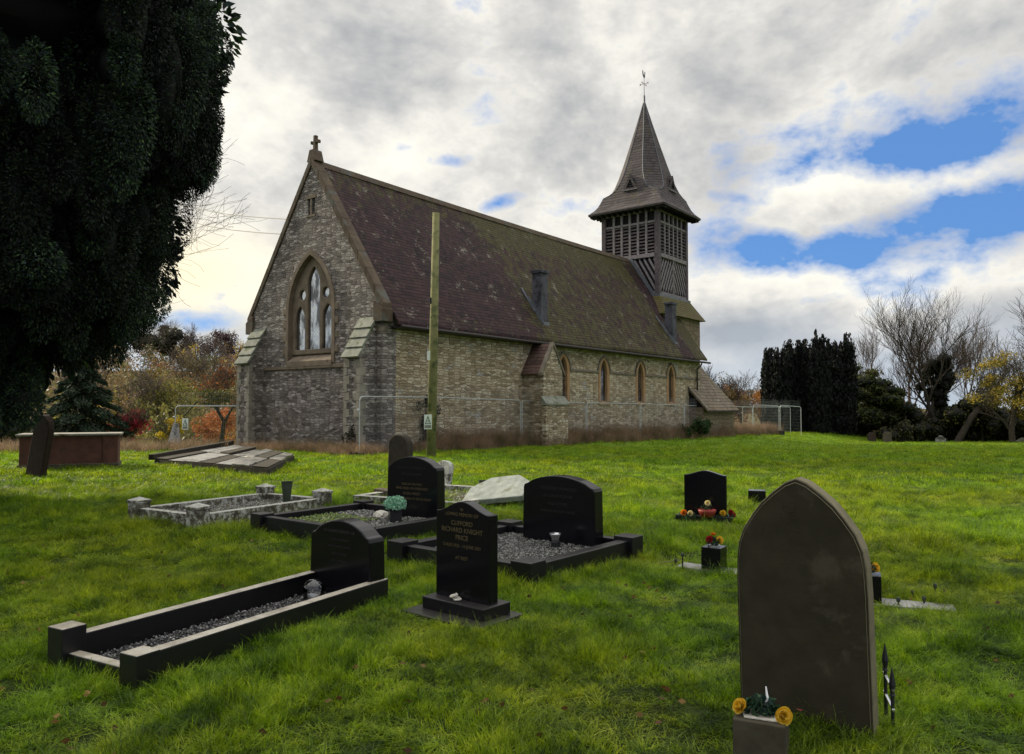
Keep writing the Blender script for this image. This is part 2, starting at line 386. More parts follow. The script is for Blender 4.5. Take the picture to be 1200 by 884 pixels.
def npmesh(name, verts, faces, m, parent=None, colors=None, smooth=False):
    """verts (V,3), faces (Fn,k) with constant k, colors per face (Fn,3)"""
    me = bpy.data.meshes.new(name); V = len(verts); Fn, k = faces.shape
    me.vertices.add(V); me.vertices.foreach_set('co', np.ascontiguousarray(verts, dtype=np.float32).ravel())
    me.loops.add(Fn * k); me.loops.foreach_set('vertex_index', np.ascontiguousarray(faces, dtype=np.int32).ravel())
    me.polygons.add(Fn); me.polygons.foreach_set('loop_start', np.arange(0, Fn * k, k, dtype=np.int32))
    me.update(calc_edges=True)
    if smooth: me.polygons.foreach_set('use_smooth', np.ones(Fn, dtype=bool))
    if colors is not None:
        at_ = me.attributes.new('Col', 'FLOAT_COLOR', 'FACE')
        c4 = np.ones((Fn, 4), np.float32); c4[:, :3] = colors; at_.data.foreach_set('color', c4.ravel())
    me.materials.append(M[m] if isinstance(m, str) else m)
    o = bpy.data.objects.new(name, me); COL.objects.link(o)
    if parent: o.parent = parent
    return o
def leaf_quads(P, size, col, aspect=.5, up=0.0, dirs=None):
    """diamond leaves at points P (N,3): returns verts, faces, colours"""
    Nn = len(P); d = rng.normal(size=(Nn, 3)) if dirs is None else dirs + rng.normal(size=(Nn, 3)) * .35
    d[:, 2] += up
    d /= np.linalg.norm(d, axis=1)[:, None]
    q = rng.normal(size=(Nn, 3)); q = np.cross(d, q); q /= np.linalg.norm(q, axis=1)[:, None] + 1e-9
    s = np.broadcast_to(np.asarray(size, float), (Nn,))[:, None]
    v = np.stack([P - d * s * .5, P + q * s * .5 * aspect, P + d * s * .5, P - q * s * .5 * aspect], 1).reshape(-1, 3)
    f = np.arange(Nn * 4).reshape(-1, 4)
    return v, f, col
def lobe_points(c, r, n, inner=.55):
    """points in the outer shell of an ellipsoid"""
    d = rng.normal(size=(n, 3)); d /= np.linalg.norm(d, axis=1)[:, None]
    rr = inner + (1 - inner) * rng.random(n) ** .6
    return np.asarray(c) + d * rr[:, None] * np.asarray(r)
def shade(n, cols, jit=.25):
    cols = np.asarray(cols, float); i = rng.integers(0, len(cols), n)
    return np.clip(cols[i] * (1 + (rng.random((n, 1)) - .5) * 2 * jit), 0, 1)
ICO = None
def ico():
    global ICO
    if ICO is None:
        bm = bmesh.new(); bmesh.ops.create_icosphere(bm, subdivisions=2, radius=1)
        ICO = (np.array([v.co[:] for v in bm.verts]), np.array([[v.index for v in f.verts] for f in bm.faces])); bm.free()
    return ICO
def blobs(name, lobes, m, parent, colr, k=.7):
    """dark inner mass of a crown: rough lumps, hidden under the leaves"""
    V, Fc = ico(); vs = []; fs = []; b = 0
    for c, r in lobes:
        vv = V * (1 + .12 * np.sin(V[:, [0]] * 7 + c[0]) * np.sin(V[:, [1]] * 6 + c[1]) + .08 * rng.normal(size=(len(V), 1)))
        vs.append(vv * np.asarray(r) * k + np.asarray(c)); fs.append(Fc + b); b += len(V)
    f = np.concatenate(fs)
    return npmesh(name, np.concatenate(vs), f, m, parent, shade(len(f), [colr], .3))

# ------------------------------------------------------------------ ground
def axis_vals(segs):
    out = []
    for a, b, s in segs: out += list(np.arange(a, b, s))
    return np.array(out + [segs[-1][1]])
xs = axis_vals([(-1500, -300, 150), (-300, -90, 15), (-90, -24, 3), (-24, -9, .6), (-9, 9, .2), (9, 30, .8), (30, 90, 4), (90, 300, 20), (300, 1500, 150)])
ys = axis_vals([(-300, -30, 30), (-30, -3, 3), (-3, 1.5, .5), (1.5, 14, .2), (14, 36, .6), (36, 80, 2), (80, 260, 6), (260, 2400, 120)])
X, Y = np.meshgrid(xs, ys); Z = gz(X, Y)
nx = len(xs); ny = len(ys)
ii = np.arange(nx * ny).reshape(ny, nx)
fc = np.stack([ii[:-1, :-1], ii[:-1, 1:], ii[1:, 1:], ii[1:, :-1]], -1).reshape(-1, 4)
o = npmesh('ground', np.stack([X, Y, Z], -1).reshape(-1, 3), fc, 'soil_turf', smooth=True); tag(o, kind='structure')

NOGRASS = []   # convex quads where no grass grows
def keepout(pts): NOGRASS.append([tuple(p[:2]) for p in pts])

# ------------------------------------------------------------------ the church
CA = math.atan2(.792, .610)
CO = Vector((-4.70, 27.5, 0))
church = empty('church', CO, CA, 'stone church with steep mossy tiled roof and timber bell tower under a pointed spire', 'church')
sx, gx = Vector((math.cos(CA), math.sin(CA), 0)), Vector((-math.sin(CA), math.cos(CA), 0))
def CH(u, t, z=0.0): return CO + sx * u + gx * t + Vector((0, 0, z))
L, W = 27.6, 8.2; MID = W / 2; SL = 1.476; ZE = 5.25; ZB = -1.3
def zr(y): return ZE + SL * (y if y <= MID else W - y)

def arch(cx, hw, z0, zs, zt, n=10):
    """pointed-arch outline in (a, z): half width hw, springing zs, apex zt"""
    rise = zt - zs; r = (hw * hw + rise * rise) / (2 * hw); pts = [(cx - hw, z0), (cx + hw, z0)]
    c = cx + hw - r; a1 = math.atan2(rise, cx - c)
    for i in range(n + 1):
        a = a1 * i / n; pts.append((c + r * math.cos(a), zs + r * math.sin(a)))
    c2 = cx - hw + r
    for i in range(n - 1, -1, -1):
        a = a1 * i / n; pts.append((c2 - r * math.cos(a), zs + r * math.sin(a)))
    return pts
def ring(outer, inner):
    """faces between two outlines having the same number of points"""
    return outer, inner
def arch_band(mb, cx, hwi, hwo, z0, zs, zt, dz, a, b, axis):
    """arched surround: solid band between an inner and outer pointed arch (open at the bottom)"""
    I = arch(cx, hwi, z0, zs, zt)[1:] + [arch(cx, hwi, z0, zs, zt)[0]]
    O = arch(cx, hwo, z0, zs, zt + dz)[1:] + [arch(cx, hwo, z0, zs, zt + dz)[0]]
    P = lambda p, t: (p[0], t, p[1]) if axis == 'y' else (t, p[0], p[1])
    k = len(I); vs = [P(p, a) for p in I] + [P(p, a) for p in O] + [P(p, b) for p in I] + [P(p, b) for p in O]; fs = []
    for i in range(k - 1):
        fs += [(i, i + 1, k + i + 1, k + i), (2 * k + i, 3 * k + i, 3 * k + i + 1, 2 * k + i + 1),
               (i, 2 * k + i, 2 * k + i + 1, i + 1), (k + i, k + i + 1, 3 * k + i + 1, 3 * k + i)]
    fs += [(0, k, 3 * k, 2 * k), (k - 1, 3 * k - 1, 4 * k - 1, 2 * k - 1)]
    mb.add(vs, fs)

# west gable wall
wz0, wzs, wzt = 3.42, 5.45, 7.65; WC, WH = 4.12, 1.36
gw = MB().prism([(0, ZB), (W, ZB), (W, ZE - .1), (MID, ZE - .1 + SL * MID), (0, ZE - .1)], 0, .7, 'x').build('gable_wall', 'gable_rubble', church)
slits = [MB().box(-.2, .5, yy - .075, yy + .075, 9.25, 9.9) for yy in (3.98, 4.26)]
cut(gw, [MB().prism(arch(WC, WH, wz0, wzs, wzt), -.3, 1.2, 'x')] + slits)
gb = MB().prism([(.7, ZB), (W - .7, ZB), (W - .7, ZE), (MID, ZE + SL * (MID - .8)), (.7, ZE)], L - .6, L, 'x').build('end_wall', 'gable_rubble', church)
# side walls
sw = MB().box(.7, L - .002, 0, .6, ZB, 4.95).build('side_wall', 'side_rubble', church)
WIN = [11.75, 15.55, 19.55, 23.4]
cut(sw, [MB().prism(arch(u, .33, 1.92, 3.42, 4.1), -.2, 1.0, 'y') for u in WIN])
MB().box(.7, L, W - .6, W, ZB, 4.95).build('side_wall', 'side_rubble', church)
# small slits at the gable top: mullion, lintel
sf = MB().box(-.03, .2, 3.84, 4.40, 9.9, 10.04).box(-.02, .2, 4.07, 4.17, 9.25, 9.9).box(-.03, .2, 3.84, 4.40, 9.17, 9.25)
slit = sf.build('slit_window', 'gable_dressed', church)
MB().box(.30, .34, 3.86, 4.38, 9.2, 9.95).build('pane', 'window_void', slit)
# big west window: surround, tracery, glass, sill
fr = MB(); arch_band(fr, WC, WH - .01, WH + .17, wz0 - .1, wzs, wzt, .22, -.05, .25, 'x')
for i in range(8):      # long and short work of the jambs
    z = wz0 + .05 + i * .27; e = .36 if i % 2 else .17
    fr.box(-.035, .2, WC - WH - e, WC - WH - .0, z, z + .262); fr.box(-.035, .2, WC + WH + .0, WC + WH + e, z, z + .262)
big = fr.build('gable_window', 'gable_dressed', church, bevel=.015)
sill = MB(); pr = [(-.07, wz0 - .18), (-.07, wz0 + .02), (.42, wz0 + .42), (.65, wz0 + .42), (.65, wz0 - .18)]
sill.prism(pr, WC - WH - .02, WC + WH + .02, 'y').build('sill', 'gable_dressed', big)
tr = MB().prism(arch(WC, WH + .02, wz0 + .3, wzs, wzt + .02, 16), .16, .30, 'x').build('tracery', 'gable_dressed', big)
def circ(cy, cz, r, n=18): return [(cy + r * math.cos(2 * math.pi * i / n), cz + r * math.sin(2 * math.pi * i / n)) for i in range(n)]
lights = [arch(WC, .37, wz0 + .5, 6.45, 7.22), arch(WC - .86, .31, wz0 + .5, 5.05, 5.68), arch(WC + .86, .31, wz0 + .5, 5.05, 5.68),
          circ(WC - .73, 6.12, .21), circ(WC + .73, 6.12, .21)]
cut(tr, [MB().prism(p, .1, .7, 'x') for p in lights])
b_ = tr.modifiers.new('bevel', 'BEVEL'); b_.width = .05; b_.segments = 2; b_.limit_method = 'ANGLE'; b_.angle_limit = R(50)
MB().prism(arch(WC, WH, wz0 + .3, wzs, wzt), .25, .27, 'x').build('glass', 'leaded_glass', big)
# string course, quoins
sc = MB(); sc.box(-.06, .1, 1.16, 7.03, 3.14, 3.27); sc.build('string_course', 'gable_dressed', church, bevel=.01)
# buttresses
def buttress(y0, y1, name='buttress'):
    pr = [(-.75, ZB), (-.75, 3.42), (-.05, 4.72), (-.0, 4.72), (-.0, ZB)]
    b = MB().prism(pr, y0, y1, 'y').build(name, 'gable_rubble', church)
    s = MB(); n_ = 4
    for i in range(n_):   # overlapping weathering slabs
        t0, t1 = i / n_, (i + 1) / n_
        p0 = Vector((-.80 + .80 * t0, 0, 3.40 + 1.46 * t0)); p1 = Vector((-.80 + .80 * t1 + .02, 0, 3.40 + 1.46 * t1))
        m_ = Matrix.Translation((p0 + p1) / 2 + Vector((0, (y0 + y1) / 2, 0))) @ Matrix.Rotation(-math.atan2(p1.z - p0.z, p1.x - p0.x) + .10, 4, 'Y')
        l = (p1 - p0).length / 2 + .03
        s.box(-l - .02, l, -(y1 - y0) / 2 - .04, (y1 - y0) / 2 + .04, .0, .085, m_)
    s.build('weathering', 'slab_tile', b, bevel=.008)
    q = MB()
    for i in range(12):
        z = -.25 + i * .30; e = .30 if i % 2 else .17
        q.box(-.775, -.775 + (.17 if i % 2 else .3), y0 - .015, y0 + e, z, z + .29)
        q.box(-.776, -.776 + (.17 if i % 2 else .3), y1 - e, y1 + .015, z, z + .29)
    q.build('quoins', 'buttress_dressed', b, bevel=.012)
    return b
buttress(.3, 1.15); buttress(7.05, 7.9)
MB().box(-.85, .0, .22, 1.23, ZB, .12).build('plinth', 'dressed_stone', church, bevel=.02)
MB().box(-.85, 0, 6.97, 7.98, ZB, .12).build('plinth', 'dressed_stone', church, bevel=.02)
# upper corner quoins of gable + kneelers + coping + cross
q = MB()
for i in range(2): z = 4.35 + i * .33; q.box(-.02, .3 + .15 * (i % 2), -.02, .3 + .15 * ((i + 1) % 2), z, z + .32)
q.build('quoins', 'dressed_stone', church, bevel=.01)
cp = MB()
for sgn in (0, 1):
    f_ = (lambda y: y) if sgn == 0 else (lambda y: W - y)
    for i in range(9):   # coping stones up each slope
        a, b = -.12 + (MID + .12) * i / 9, -.12 + (MID + .12) * (i + 1) / 9 - .012
        z0, z1 = ZE + SL * a, ZE + SL * b
        poly = [(f_(a), z0 - .06), (f_(b), z1 - .06), (f_(b), z1 + .33), (f_(a), z0 + .33)]
        cp.prism(poly, -.06, .36, 'x')
copings = cp.build('coping', 'coping_stone', church, bevel=.02)
for f_ in ((lambda y: y), (lambda y: W - y)):
    kn = MB(); kn.prism([(f_(-.14), 4.72), (f_(.35), 4.72), (f_(.35), 5.5), (f_(-.14), 5.2)], -.12, .42, 'x')
    kn.build('kneeler', 'coping_stone', church, bevel=.02)
AZ = ZE + SL * MID + .34
cr = MB(); cr.prism([(MID - .28, AZ - .25), (MID + .28, AZ - .25), (MID + .13, AZ + .22), (MID - .13, AZ + .22)], -.05, .37, 'x')
cr.prism([(MID - .075, AZ + .2), (MID + .075, AZ + .2), (MID + .05, AZ + .80), (MID - .05, AZ + .80)], .08, .24, 'x')
cr.box(.09, .23, MID - .20, MID + .20, AZ + .52, AZ + .61).box(.09, .23, MID - .07, MID + .07, AZ + .76, AZ + .83)
for s_ in (-1, 1): cr.box(.08, .24, MID + s_ * .20 - .03, MID + s_ * .20 + .03, AZ + .50, AZ + .63)
cr.build('gable_cross', 'coping_stone', church, bevel=.015)

# nave roof: two slopes as slightly sagging sheets with thickness
def roof_slope(name, f, x0, x1, y0, y1, z0, z1, m, th=.12, nx_=40, ny_=14, sag=.07, parent=church):
    vs = []; fs = []
    for side in (0, 1):
        for i in range(nx_ + 1):
            for j in range(ny_ + 1):
                a, b = i / nx_, j / ny_
                x = x0 + (x1 - x0) * a; y = y0 + (y1 - y0) * b
                z = z0 + (z1 - z0) * b - sag * math.sin(math.pi * a) * b - .035 * math.sin(a * 17 + b * 5) * math.sin(b * 9 + a * 3) - side * th
                vs.append((x, f(y), z))
    k = ny_ + 1; o_ = (nx_ + 1) * k
    for i in range(nx_):
        for j in range(ny_):
            a = i * k + j; fs += [(a, a + k, a + k + 1, a + 1), (o_ + a, o_ + a + 1, o_ + a + k + 1, o_ + a + k)]
    for i in range(nx_):
        a = i * k; fs.append((a, o_ + a, o_ + a + k, a + k)); a += ny_; fs.append((a, a + k, o_ + a + k, o_ + a))
    for j in range(ny_):
        a = j; fs.append((a, a + 1, o_ + a + 1, o_ + a)); a = nx_ * k + j; fs.append((a, o_ + a, o_ + a + 1, a + 1))
    mb = MB().add(vs, fs); return mb.build(name, m, parent)
roof = roof_slope('roof', lambda y: y, .42, L + .25, -.42, MID, ZE - .42 * SL + .1, ZE + SL * MID + .1, 'nave_tiles')
roof_slope('roof', lambda y: W - y, .42, L + .25, -.42, MID - .004, ZE - .42 * SL + .1, ZE + SL * MID + .1, 'nave_tiles')
rg = MB()
for i in range(60):
    a = .45 + (25.6 - .45) * i / 60; b = a + 25.15 / 60 - .012; zz = ZE + SL * MID + .12 - .07 * math.sin(math.pi * (a - .42) / (L - .17))
    rg.prism([(MID - .17, zz - .20), (MID - .05, zz + .06), (MID + .05, zz + .06), (MID + .17, zz - .20), (MID + .12, zz - .22), (MID, zz - .02), (MID - .12, zz - .22)], a, b, 'x')
rg.build('ridge_tiles', 'coping_stone', church)
gt = MB(); gt.tube([(.5, -.47, 4.56), (L + .6, -.47, 4.50)], .065, 8); gt.box(.45, L + .2, -.40, -.02, 4.50, 4.55)
gt.build('gutter', 'gutter_iron', church)
MB().tube([(26.95, -.45, 4.52), (26.95, -.42, 4.35), (26.95, -.12, 4.05), (26.95, -.12, -.4)], .05, 8).build('downpipe', 'gutter_iron', church)
# small wall string / hood mould between lancets
st = MB(); xs_ = [10.05] + [v for u in WIN for v in (u - .62, u + .62)] + [27.58]
for i in range(0, len(xs_), 2):
    if xs_[i + 1] - xs_[i] > .1: st.box(xs_[i], xs_[i + 1], -.06, .05, 3.40, 3.50)
for u in WIN: arch_band(st, u, .56, .66, 3.40, 3.42, 4.22, .10, -.07, .05, 'y')
st.build('string_course', 'dressed_stone', church)
for u in WIN:
    f_ = MB(); arch_band(f_, u, .32, .56, 1.92, 3.42, 4.08, .16, -.03, .16, 'y'); f_.prism([(-.06, 1.74), (-.06, 1.84), (.12, 1.96), (.12, 1.74)], u - .56, u + .56, 'x')
    w_ = f_.build('lancet_window', 'orange_stone', church, bevel=.02)
    MB().prism(arch(u, .328, 1.95, 3.42, 4.08), .125, .14, 'y').build('glass', 'leaded_glass', w_)
    bars = MB()
    for k in range(5): bars.box(u - .32, u + .32, .105, .120, 2.2 + k * .36, 2.225 + k * .36)
    bars.box(u - .01, u + .01, .106, .118, 1.95, 4.0); bars.build('saddle_bars', 'iron_black', w_)
# low blocked plinth course
MB().box(.9, 8.4, -.09, 0, ZB, .22).build('plinth', 'dressed_stone', church, bevel=.03)
MB().box(10.2, 25.7, -.09, 0, ZB, .1).build('plinth', 'dressed_stone', church, bevel=.03)
# gabled projection on the side wall
px0, px1, py0 = 8.52, 10.0, -1.12; pm = (px0 + px1) / 2
pj = MB().prism([(px0, ZB), (px1, ZB), (px1, 3.3), (pm, 4.42), (px0, 3.3)], py0, -.002, 'y')
proj = pj.build('gabled_projection', 'side_rubble', church)
ps = MB()
for sgn in (-1, 1):
    e = .16; z_e = 3.3 - e * 1.51
    p0 = (pm, 4.50); p1 = (pm + sgn * (px1 - pm + e), 3.38 - e * 1.51)
    ps.prism([p0, p1, (p1[0], p1[1] - .09), (p0[0], p0[1] - .09 - .03)], py0 + .02, -.003, 'y')
ps.build('roof', 'plain_tiles', proj)
cpj = MB()
for sgn in (-1, 1):
    p0 = (pm, 4.56); p1 = (pm + sgn * .92, 3.15); cpj.prism([p0, p1, (p1[0], p1[1] - .14), (p0[0], p0[1] - .16)], py0 - .05, py0 + .15, 'y')
cpj.build('coping', 'dressed_stone', proj)
MB().box(px0 - .14, px1 + .14, py0 - .22, py0, ZB, 1.72).build('base', 'side_rubble', proj)
MB().prism([(py0 - .27, 1.72), (py0 - .27, 1.78), (py0 - .001, 2.12), (py0 - .001, 1.72)], px0 - .18, px1 + .18, 'x').build('weathering', 'slab_tile', proj)
# two square flue stacks standing on the lower roof
for u in (10.45, 24.35):
    c_ = MB().box(u - .27, u + .27, .18, .70, 5.1, 7.95).build('chimney', 'brick_stack', church, bevel=.01)
    MB().box(u - .33, u + .33, .12, .76, 7.95, 8.10).build('cap', 'brick_stack', c_, bevel=.02)
    fl = MB()
    fl.beam((u - .29, .10, zr(.1) + .06), (u - .29, 1.0, zr(1.0) + .08), .03, .30); fl.box(u - .30, u + .30, .10, .19, zr(.1) - .0, zr(.1) + .24)
    fl.beam((u - .33, .5, zr(.5) + .14), (u - .33, 1.3, zr(1.3) + .16), .10, .05)
    fl.build('flashing', 'lead', c_)

# tower ------------------------------------------------------------------
tw = MB().box(25.35, 31.0, 1.45, 6.75, ZB, 7.62).build('tower', 'tower_stone', church)
TX0, TX1, TY0, TY1 = 25.85, 30.3, 1.95, 6.25; TCX, TCY = (TX0 + TX1) / 2, (TY0 + TY1) / 2
def frustum(x0, x1, y0, y1, z0, X0, X1, Y0, Y1, z1):
    return MB().add([(x0,y0,z0),(x1,y0,z0),(x1,y1,z0),(x0,y1,z0),(X0,Y0,z1),(X1,Y0,z1),(X1,Y1,z1),(X0,Y1,z1)],
                    [(0,3,2,1),(4,5,6,7),(0,1,5,4),(1,2,6,5),(2,3,7,6),(3,0,4,7)])
frustum(25.0, 31.3, 1.12, 7.08, 7.58, TX0 - .06, TX1 + .06, TY0 - .06, TY1 + .06, 8.9).build('skirt_roof', 'skirt_tiles', tw)
MB().box(TX0 - .10, TX1 + .10, TY0 - .10, TY1 + .10, 8.84, 9.0).build('sill_band', 'lead', tw)
bf = MB().box(TX0 + .16, TX1 - .16, TY0 + .16, TY1 - .16, 8.9, 14.72).build('bell_stage', 'timber_dark', tw)
Z0, ZM, ZT = 9.0, 11.45, 14.7
for x in (TX0 + .16, TX1 - .16):
    for y in (TY0 + .16, TY1 - .16): MB().box(x - .16, x + .16, y - .16, y + .16, Z0, ZT).build('corner_post', 'timber', bf, bevel=.015)
def face(fn, n_):
    """one side of the bell stage; fn(a, d, z) maps along-face a (0..1 scaled), depth d outwards"""
fm = MB(); lv = MB(); ch = MB(); bt = MB()
def side(org, du, dn, ln):
    fm = MB(); lv = MB(); ch = MB()
    """org: corner, du: unit along, dn: outward unit, ln: length between posts"""
    org = Vector(org); du = Vector(du); dn = Vector(dn)
    def bx(mb, a0, a1, d0, d1, z0, z1):
        p = [org + du * a + dn * d + Vector((0, 0, z)) for z in (z0, z1) for a, d in ((a0, d0), (a1, d0), (a1, d1), (a0, d1))]
        mb.add(p, [(0,3,2,1),(4,5,6,7),(0,1,5,4),(1,2,6,5),(2,3,7,6),(3,0,4,7)])
    bx(fm, 0, ln, -.14, -.01, ZT - .22, ZT); bx(fm, 0, ln, -.14, .02, ZM, ZM + .26)
    bx(fm, 0, ln, -.14, -.02, Z0, Z0 + .18); bx(fm, 0, ln, -.14, -.03, 13.72, 13.86)
    nb = 6
    for i in range(1, nb): a = ln * i / nb; bx(fm, a - .075, a + .075, -.14, -.025, ZM + .26, ZT - .2)
    bx(fm, ln / 2 - .07, ln / 2 + .07, -.14, -.02, Z0 + .18, ZM)
    for i in range(nb):      # slanting louvre blades
        a0, a1 = ln * i / nb + .06, ln * (i + 1) / nb - .06
        for k in range(9):
            z = ZM + .35 + k * .222; tilt = .09; w = .012
            p = []
            for a in (a0, a1):
                p += [org + du * a + dn * -.03 + Vector((0, 0, z)), org + du * a + dn * -.03 + Vector((0, 0, z + .05)),
                      org + du * a + dn * -.14 + Vector((0, 0, z + tilt + .05)), org + du * a + dn * -.14 + Vector((0, 0, z + tilt))]
            lv.add(p, [(0,1,2,3),(7,6,5,4),(0,4,5,1),(1,5,6,2),(2,6,7,3),(3,7,4,0)])
    # herringbone battens in the two lower panels, meeting at the middle stud
    z0, z1 = Z0 + .18, ZM
    for s_, (A, B) in ((1, (0, ln / 2 - .07)), (-1, (ln / 2 + .07, ln))):
        w_ = B - A; sl = 1.75; c = z0 - sl * w_
        while c < z1:
            # batten follows z = c + sl * q, q measured from the outer edge inwards
            q0 = max(0, (z0 - c) / sl); q1 = min(w_, (z1 - .22 - c) / sl)
            if q1 - q0 > .08:
                f_ = (lambda q: A + q) if s_ > 0 else (lambda q: B - q)
                ps_ = []
                for q in (q0, q1):
                    for d_ in (-.06, -.12):
                        for dz in (0, .27): ps_.append(org + du * f_(q) + dn * d_ + Vector((0, 0, c + sl * q + dz)))
                ch.add(ps_, [(0,1,3,2),(4,6,7,5),(0,4,5,1),(1,5,7,3),(3,7,6,2),(2,6,4,0)])
            c += .62
    fm.build('timber_frame', 'timber_light', bf, bevel=.01); lv.build('louvre_panel', 'timber', bf); ch.build('diagonal_boards', 'timber_light', bf)
i_ = .32
side((TX0, TY1 - i_, 0), (0, -1, 0), (-1, 0, 0), TY1 - TY0 - 2 * i_)
side((TX0 + i_, TY0, 0), (1, 0, 0), (0, -1, 0), TX1 - TX0 - 2 * i_)
side((TX1, TY0 + i_, 0), (0, 1, 0), (1, 0, 0), TY1 - TY0 - 2 * i_)
side((TX1 - i_, TY1, 0), (-1, 0, 0), (0, 1, 0), TX1 - TX0 - 2 * i_)

lf = MB()   # lead flashing where the tower meets the slope
lf.beam((TX0 - .03, TY0 - .0, zr(TY0) + .12), (TX0 - .03, MID, zr(MID) + .14), .06, .36)
lf.build('flashing', 'lead', tw)
# spire: square eaves, bell-cast, broached into an octagon
prof = [(14.62, 2.84, 0), (14.74, 2.87, 0), (14.86, 2.74, 0), (15.05, 2.54, 0), (15.3, 2.37, 0), (15.6, 2.24, .0), (15.9, 2.13, .03), (16.05, 2.08, .22), (16.3, 2.00, .40), (16.8, 1.84, .50), (17.4, 1.66, .56), (18.2, 1.41, .586), (19.5, 1.01, .586), (21.0, .56, .586), (22.3, .19, .586), (22.75, .07, .586)]
vs = []; fs = []
for z, a, c in prof:
    c = c * a * 1.0; c = max(c, .02 * a)
    for s1, s2 in ((-1, -1), (1, -1), (1, 1), (-1, 1)):
        p = (s1 * (a - c), s2 * a) ; q_ = (s1 * a, s2 * (a - c))
        seq = [q_, p] if (s1, s2) in ((-1, -1), (1, 1)) else [p, q_]
        for e in seq: vs.append((TCX + e[0], TCY + e[1], z))
k = len(prof)
for i in range(k - 1):
    for j in range(8): fs.append((i * 8 + j, i * 8 + (j + 1) % 8, (i + 1) * 8 + (j + 1) % 8, (i + 1) * 8 + j))
fs += [tuple(range(7, -1, -1)), tuple(range((k - 1) * 8, k * 8))]
spire = MB().add(vs, fs).build('spire', 'spire_shingles', tw)
ev = MB()
for i in range(14):
    t_ = -2.7 + 5.4 * i / 13
    for a_, b_ in (((TCX + t_, TCY - 2.72), (TCX + t_, TCY - 2.2)), ((TCX - 2.72, TCY + t_), (TCX - 2.2, TCY + t_)), ((TCX + 2.72, TCY + t_), (TCX + 2.2, TCY + t_)), ((TCX + t_, TCY + 2.72), (TCX + t_, TCY + 2.2))):
        ev.beam((a_[0], a_[1], 14.56), (b_[0], b_[1], 14.54), .09, .13)
ev.build('eaves_brackets', 'timber_dark', spire)
for k4 in range(4):   # triangular lucarnes
    rot = Matrix.Translation((TCX, TCY, 0)) @ Matrix.Rotation(k4 * math.pi / 2, 4, 'Z')
    ring_ = MB(); zb, hb, wd = 16.2, 1.05, .50; yf = -2.12
    out = [(-wd, zb), (wd, zb), (0, zb + hb)]; inn = [(-wd + .20, zb + .13), (wd - .20, zb + .13), (0, zb + hb - .32)]
    vs = [(p[0], yf, p[1]) for p in out] + [(p[0], yf, p[1]) for p in inn] + [(p[0], yf + .9, p[1]) for p in out] + [(p[0], yf + .12, p[1]) for p in inn]
    vs = [rot @ Vector(v) for v in vs]; fs = []
    for i in range(3):
        j = (i + 1) % 3; fs += [(i, j, 3 + j, 3 + i), (i, 6 + i, 6 + j, j), (3 + i, 3 + j, 9 + j, 9 + i)]
    luc = ring_.add(vs, fs).build('lucarne', 'spire_shingles', spire)
    lb = MB()
    for q in range(4):
        zz = zb + .18 + q * .18; w_ = (wd - .22) * (1 - (zz - zb - .13) / (hb - .45)); w_ = max(w_, .03)
        lb.box(-w_, w_, yf + .02, yf + .10, zz, zz + .07, rot)
    lb.build('louvres', 'timber_dark', luc)
    MB().box(-wd + .2, wd - .2, yf + .115, yf + .14, zb + .1, zb + .75, rot).build('opening', 'window_void', luc)
    MB().box(-wd - .02, wd + .02, yf - .04, yf + .2, zb - .05, zb + .02, rot).build('sill', 'timber_light', luc)
hip = MB()
for j in range(8):
    hip.tube([spire.data.vertices[i * 8 + j].co[:] for i in range(6 if j >= 0 else 0, len(prof))], .022, 4)
hip.build('hip_rolls', 'lead', spire)
MB().lathe([(.12, 22.3), (.085, 22.8), (.07, 23.25), (.03, 23.3), (.02, 24.55)], (TCX, TCY, 0), 8).build('finial', 'lead', spire)
vn = empty('weather_vane', (TCX, TCY, 0)); vn.parent = spire
va = MB(); 
for d_ in ((1, 0), (0, 1)):
    va.beam((-.3 * d_[0], -.3 * d_[1], 24.1), (.3 * d_[0], .3 * d_[1], 24.1), .02, .02)
for d_ in ((1, 0), (-1, 0), (0, 1), (0, -1)): va.box(.3 * d_[0] - .02, .3 * d_[0] + .02, .3 * d_[1] - .02, .3 * d_[1] + .02, 24.04, 24.16)
va.build('compass_arms', 'iron_black', vn)
cock = [(x_ * .75, 24.5 + (z_ - 24.84) * .85) for x_, z_ in [(-.40, 25.0), (-.44, 25.28), (-.30, 25.44), (-.24, 25.30), (-.16, 25.14), (.04, 25.10), (.14, 25.22), (.17, 25.40), (.24, 25.47), (.31, 25.40), (.39, 25.36), (.30, 25.32), (.30, 25.14), (.20, 24.93), (.06, 24.86), (-.04, 24.84), (-.16, 24.88), (-.28, 24.96)]]
rm = Matrix.Rotation(R(62) - CA, 4, 'Z')
MB().prism(cock, -.012, .012, 'y', rm).build('cockerel', 'iron_black', vn)

# lean-to beside the tower
LX0, LX1, LY0 = 25.95, 30.9, -.97
lt = MB().box(LX0, LX1, LY0, 1.45, ZB, 1.62).build('lean_to', 'tower_stone', church)
MB().prism([(LY0, 1.62), (1.449, 4.2), (1.449, 1.62)], LX0 + .01, LX1 - .01, 'x').build('gable_boarding', 'timber_dark', lt)
MB().prism([(LY0 - .30, 1.36), (LY0 - .30, 1.46), (1.448, 4.42), (1.448, 4.30)], LX0 - .15, LX1 + .15, 'x').build('roof', 'lean_to_tiles', lt)
MB().prism([(LY0 - .32, 1.42), (LY0 - .32, 1.56), (1.44, 4.55), (1.44, 4.40)], LX0 - .19, LX0 - .02, 'x').build('verge', 'dressed_stone', lt)
MB().box(LX0 - .1, LX1 + .1, LY0 - .36, LY0 - .28, 1.32, 1.40).build('gutter', 'gutter_iron', lt)
MB().box(30.2, 31.5, .9, 2.2, ZB, 3.6).build('tower_buttress', 'tower_stone', tw)
